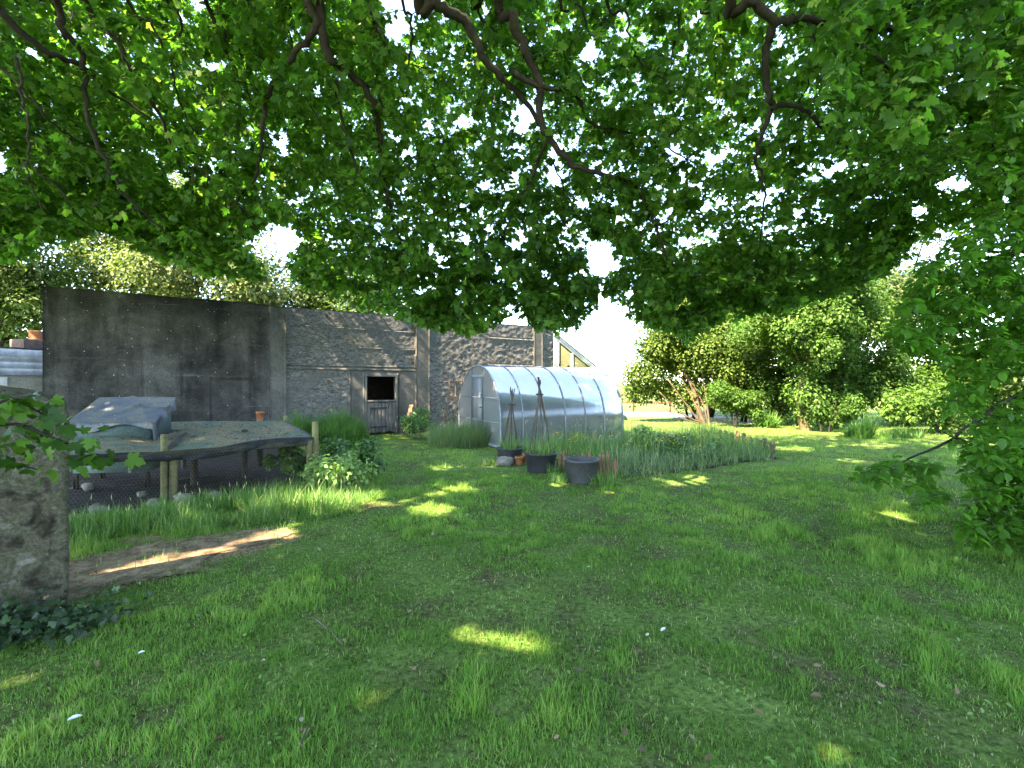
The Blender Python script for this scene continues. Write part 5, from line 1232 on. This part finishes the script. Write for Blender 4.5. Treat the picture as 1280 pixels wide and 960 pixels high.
b = MB(); tp = smooth_path([(8.6, 3.4, -.1), (8.5, 3.45, 1.5), (8.4, 3.5, 3.2), (8.7, 3.6, 6), (8.9, 3.4, 9)], 6); b.tube(tp, np.linspace(.28, .08, len(tp)), 12); b.build('trunk', M['bark'], bee, True)
for pts, r in BL:
    r = np.minimum(r, .06); MB().tube(pts, r, 7).build('branch', M['bark'], bee, True)
BP = [(1290, 250), (1215, 275), (1150, 335), (1105, 415), (1150, 450), (1200, 465), (1165, 525), (1120, 555), (1058, 592), (1095, 606), (1140, 612), (1150, 640), (1200, 640), (1190, 676), (1230, 692), (1600, 720), (1600, 220)]
n = 9500; px = rng.uniform(1050, 1600, n); py = rng.uniform(120, 715, n); BP2 = [(1130, 130), (1040, 190), (1080, 240), (1150, 215), (1290, 240), (1600, 240), (1600, 120)]
k = (inside(BP, px, py) & (fbm(px, py, .016, 3) > .40)) | (inside(BP2, px, py) & (rng.random(n) < .35))
k &= ~((px < 1290) & (py > 600) & (rng.random(n) < .35))
px, py = px[k], py[k]
Yb = np.where(py > 540, rng.uniform(3.9, 4.7, len(px)), rng.uniform(4.2, 5.8, len(px)))
ab = np.array([P(a, c, d_) for a, c, d_ in zip(px, py, Yb)])
twb = grow(BL, ab, 1.6, .05, .0018)
p, tip, nor, sz = twig_leaves(twb, 7, .045, .078, .35, 1.0, .45)
V1, f1 = leaf_arrays(p, tip, nor, sz, T_OVAL)
# upper crown out of view
n = 3000; d = rdir(n); q = np.array([9.2, 3.6, 7])+d*(rng.random(n)**.5)[:, None]*np.array([3.2, 3.5, 3.2]); V2, f2 = leaf_arrays(q, rdir(n), unit(np.array([0, 0, .9])+.5*rdir(n)), rng.uniform(.15, .25, n), T_OVAL)
mk('crown', np.vstack([V1, V2]), [f1, f2+len(V1)], M['beech'], bee, np.concatenate([np.repeat(np.clip(.35*rng.random(len(p))+.6*fbm(p[:, 0], p[:, 1]+p[:, 2], 1.3, 2), 0, 1), len(T_OVAL[0])), np.repeat(rng.random(n), len(T_OVAL[0]))]))
b = MB()
for path, r in twb:
    V, Fq = tube(path, r, 4); b.add(V, [Fq])
mk('twigs', np.concatenate(b.V), [np.concatenate(b.F[4])], M['bark'], bee, smooth=True)

print('LEAVES', len(f1)//11, len(tw), len(twb))
settle()
# ================================================================ LIGHT, SKY, CAMERA
w = bpy.data.worlds.new('World'); SC.world = w; w.use_nodes = True; nt = w.node_tree; nt.nodes.clear()
sky = nt.nodes.new('ShaderNodeTexSky'); sky.sky_type = 'NISHITA'; sky.sun_disc = False
el = math.asin(SUN[2]); az = math.atan2(SUN[0], SUN[1])
sky.sun_elevation = el; sky.sun_rotation = az; sky.air_density = .8; sky.dust_density = .4; sky.ozone_density = 4.5; sky.altitude = 1500
bg = nt.nodes.new('ShaderNodeBackground'); bg.inputs[1].default_value = .13
wo = nt.nodes.new('ShaderNodeOutputWorld'); nt.links.new(sky.outputs[0], bg.inputs[0]); nt.links.new(bg.outputs[0], wo.inputs[0])
sl = bpy.data.lights.new('sun', 'SUN'); sl.energy = 2.3; sl.angle = math.radians(.5); sl.color = (1, .97, .92)
so = bpy.data.objects.new('sun', sl); COL.objects.link(so); so.rotation_euler = Vector(tuple(-SUN)).to_track_quat('-Z', 'Y').to_euler()
cam = bpy.data.cameras.new('camera'); cam.sensor_width = 36; cam.lens = 36*F/1280; cam.clip_end = 4000; cam.clip_start = .05
co_ = bpy.data.objects.new('camera', cam); COL.objects.link(co_); co_.location = (0, 0, EYE); co_.rotation_euler = (PI/2, 0, 0); SC.camera = co_
SC.render.engine = 'CYCLES'
cy = SC.cycles; cy.max_bounces = 8; cy.diffuse_bounces = 4; cy.glossy_bounces = 3; cy.transmission_bounces = 6; cy.transparent_max_bounces = 16; cy.caustics_reflective = False; cy.caustics_refractive = False
cy.use_denoising = True
try: cy.denoiser = 'OPENIMAGEDENOISE'
except Exception: pass
cy.use_adaptive_sampling = True; cy.adaptive_threshold = .01; cy.sample_clamp_indirect = 6
vs = SC.view_settings; vs.view_transform = 'Standard'; vs.look = 'None'; vs.gamma = 1; vs.use_curve_mapping = False; vs.exposure = 4.22; vs.use_white_balance = True; vs.white_balance_temperature = 9200; vs.white_balance_tint = 12
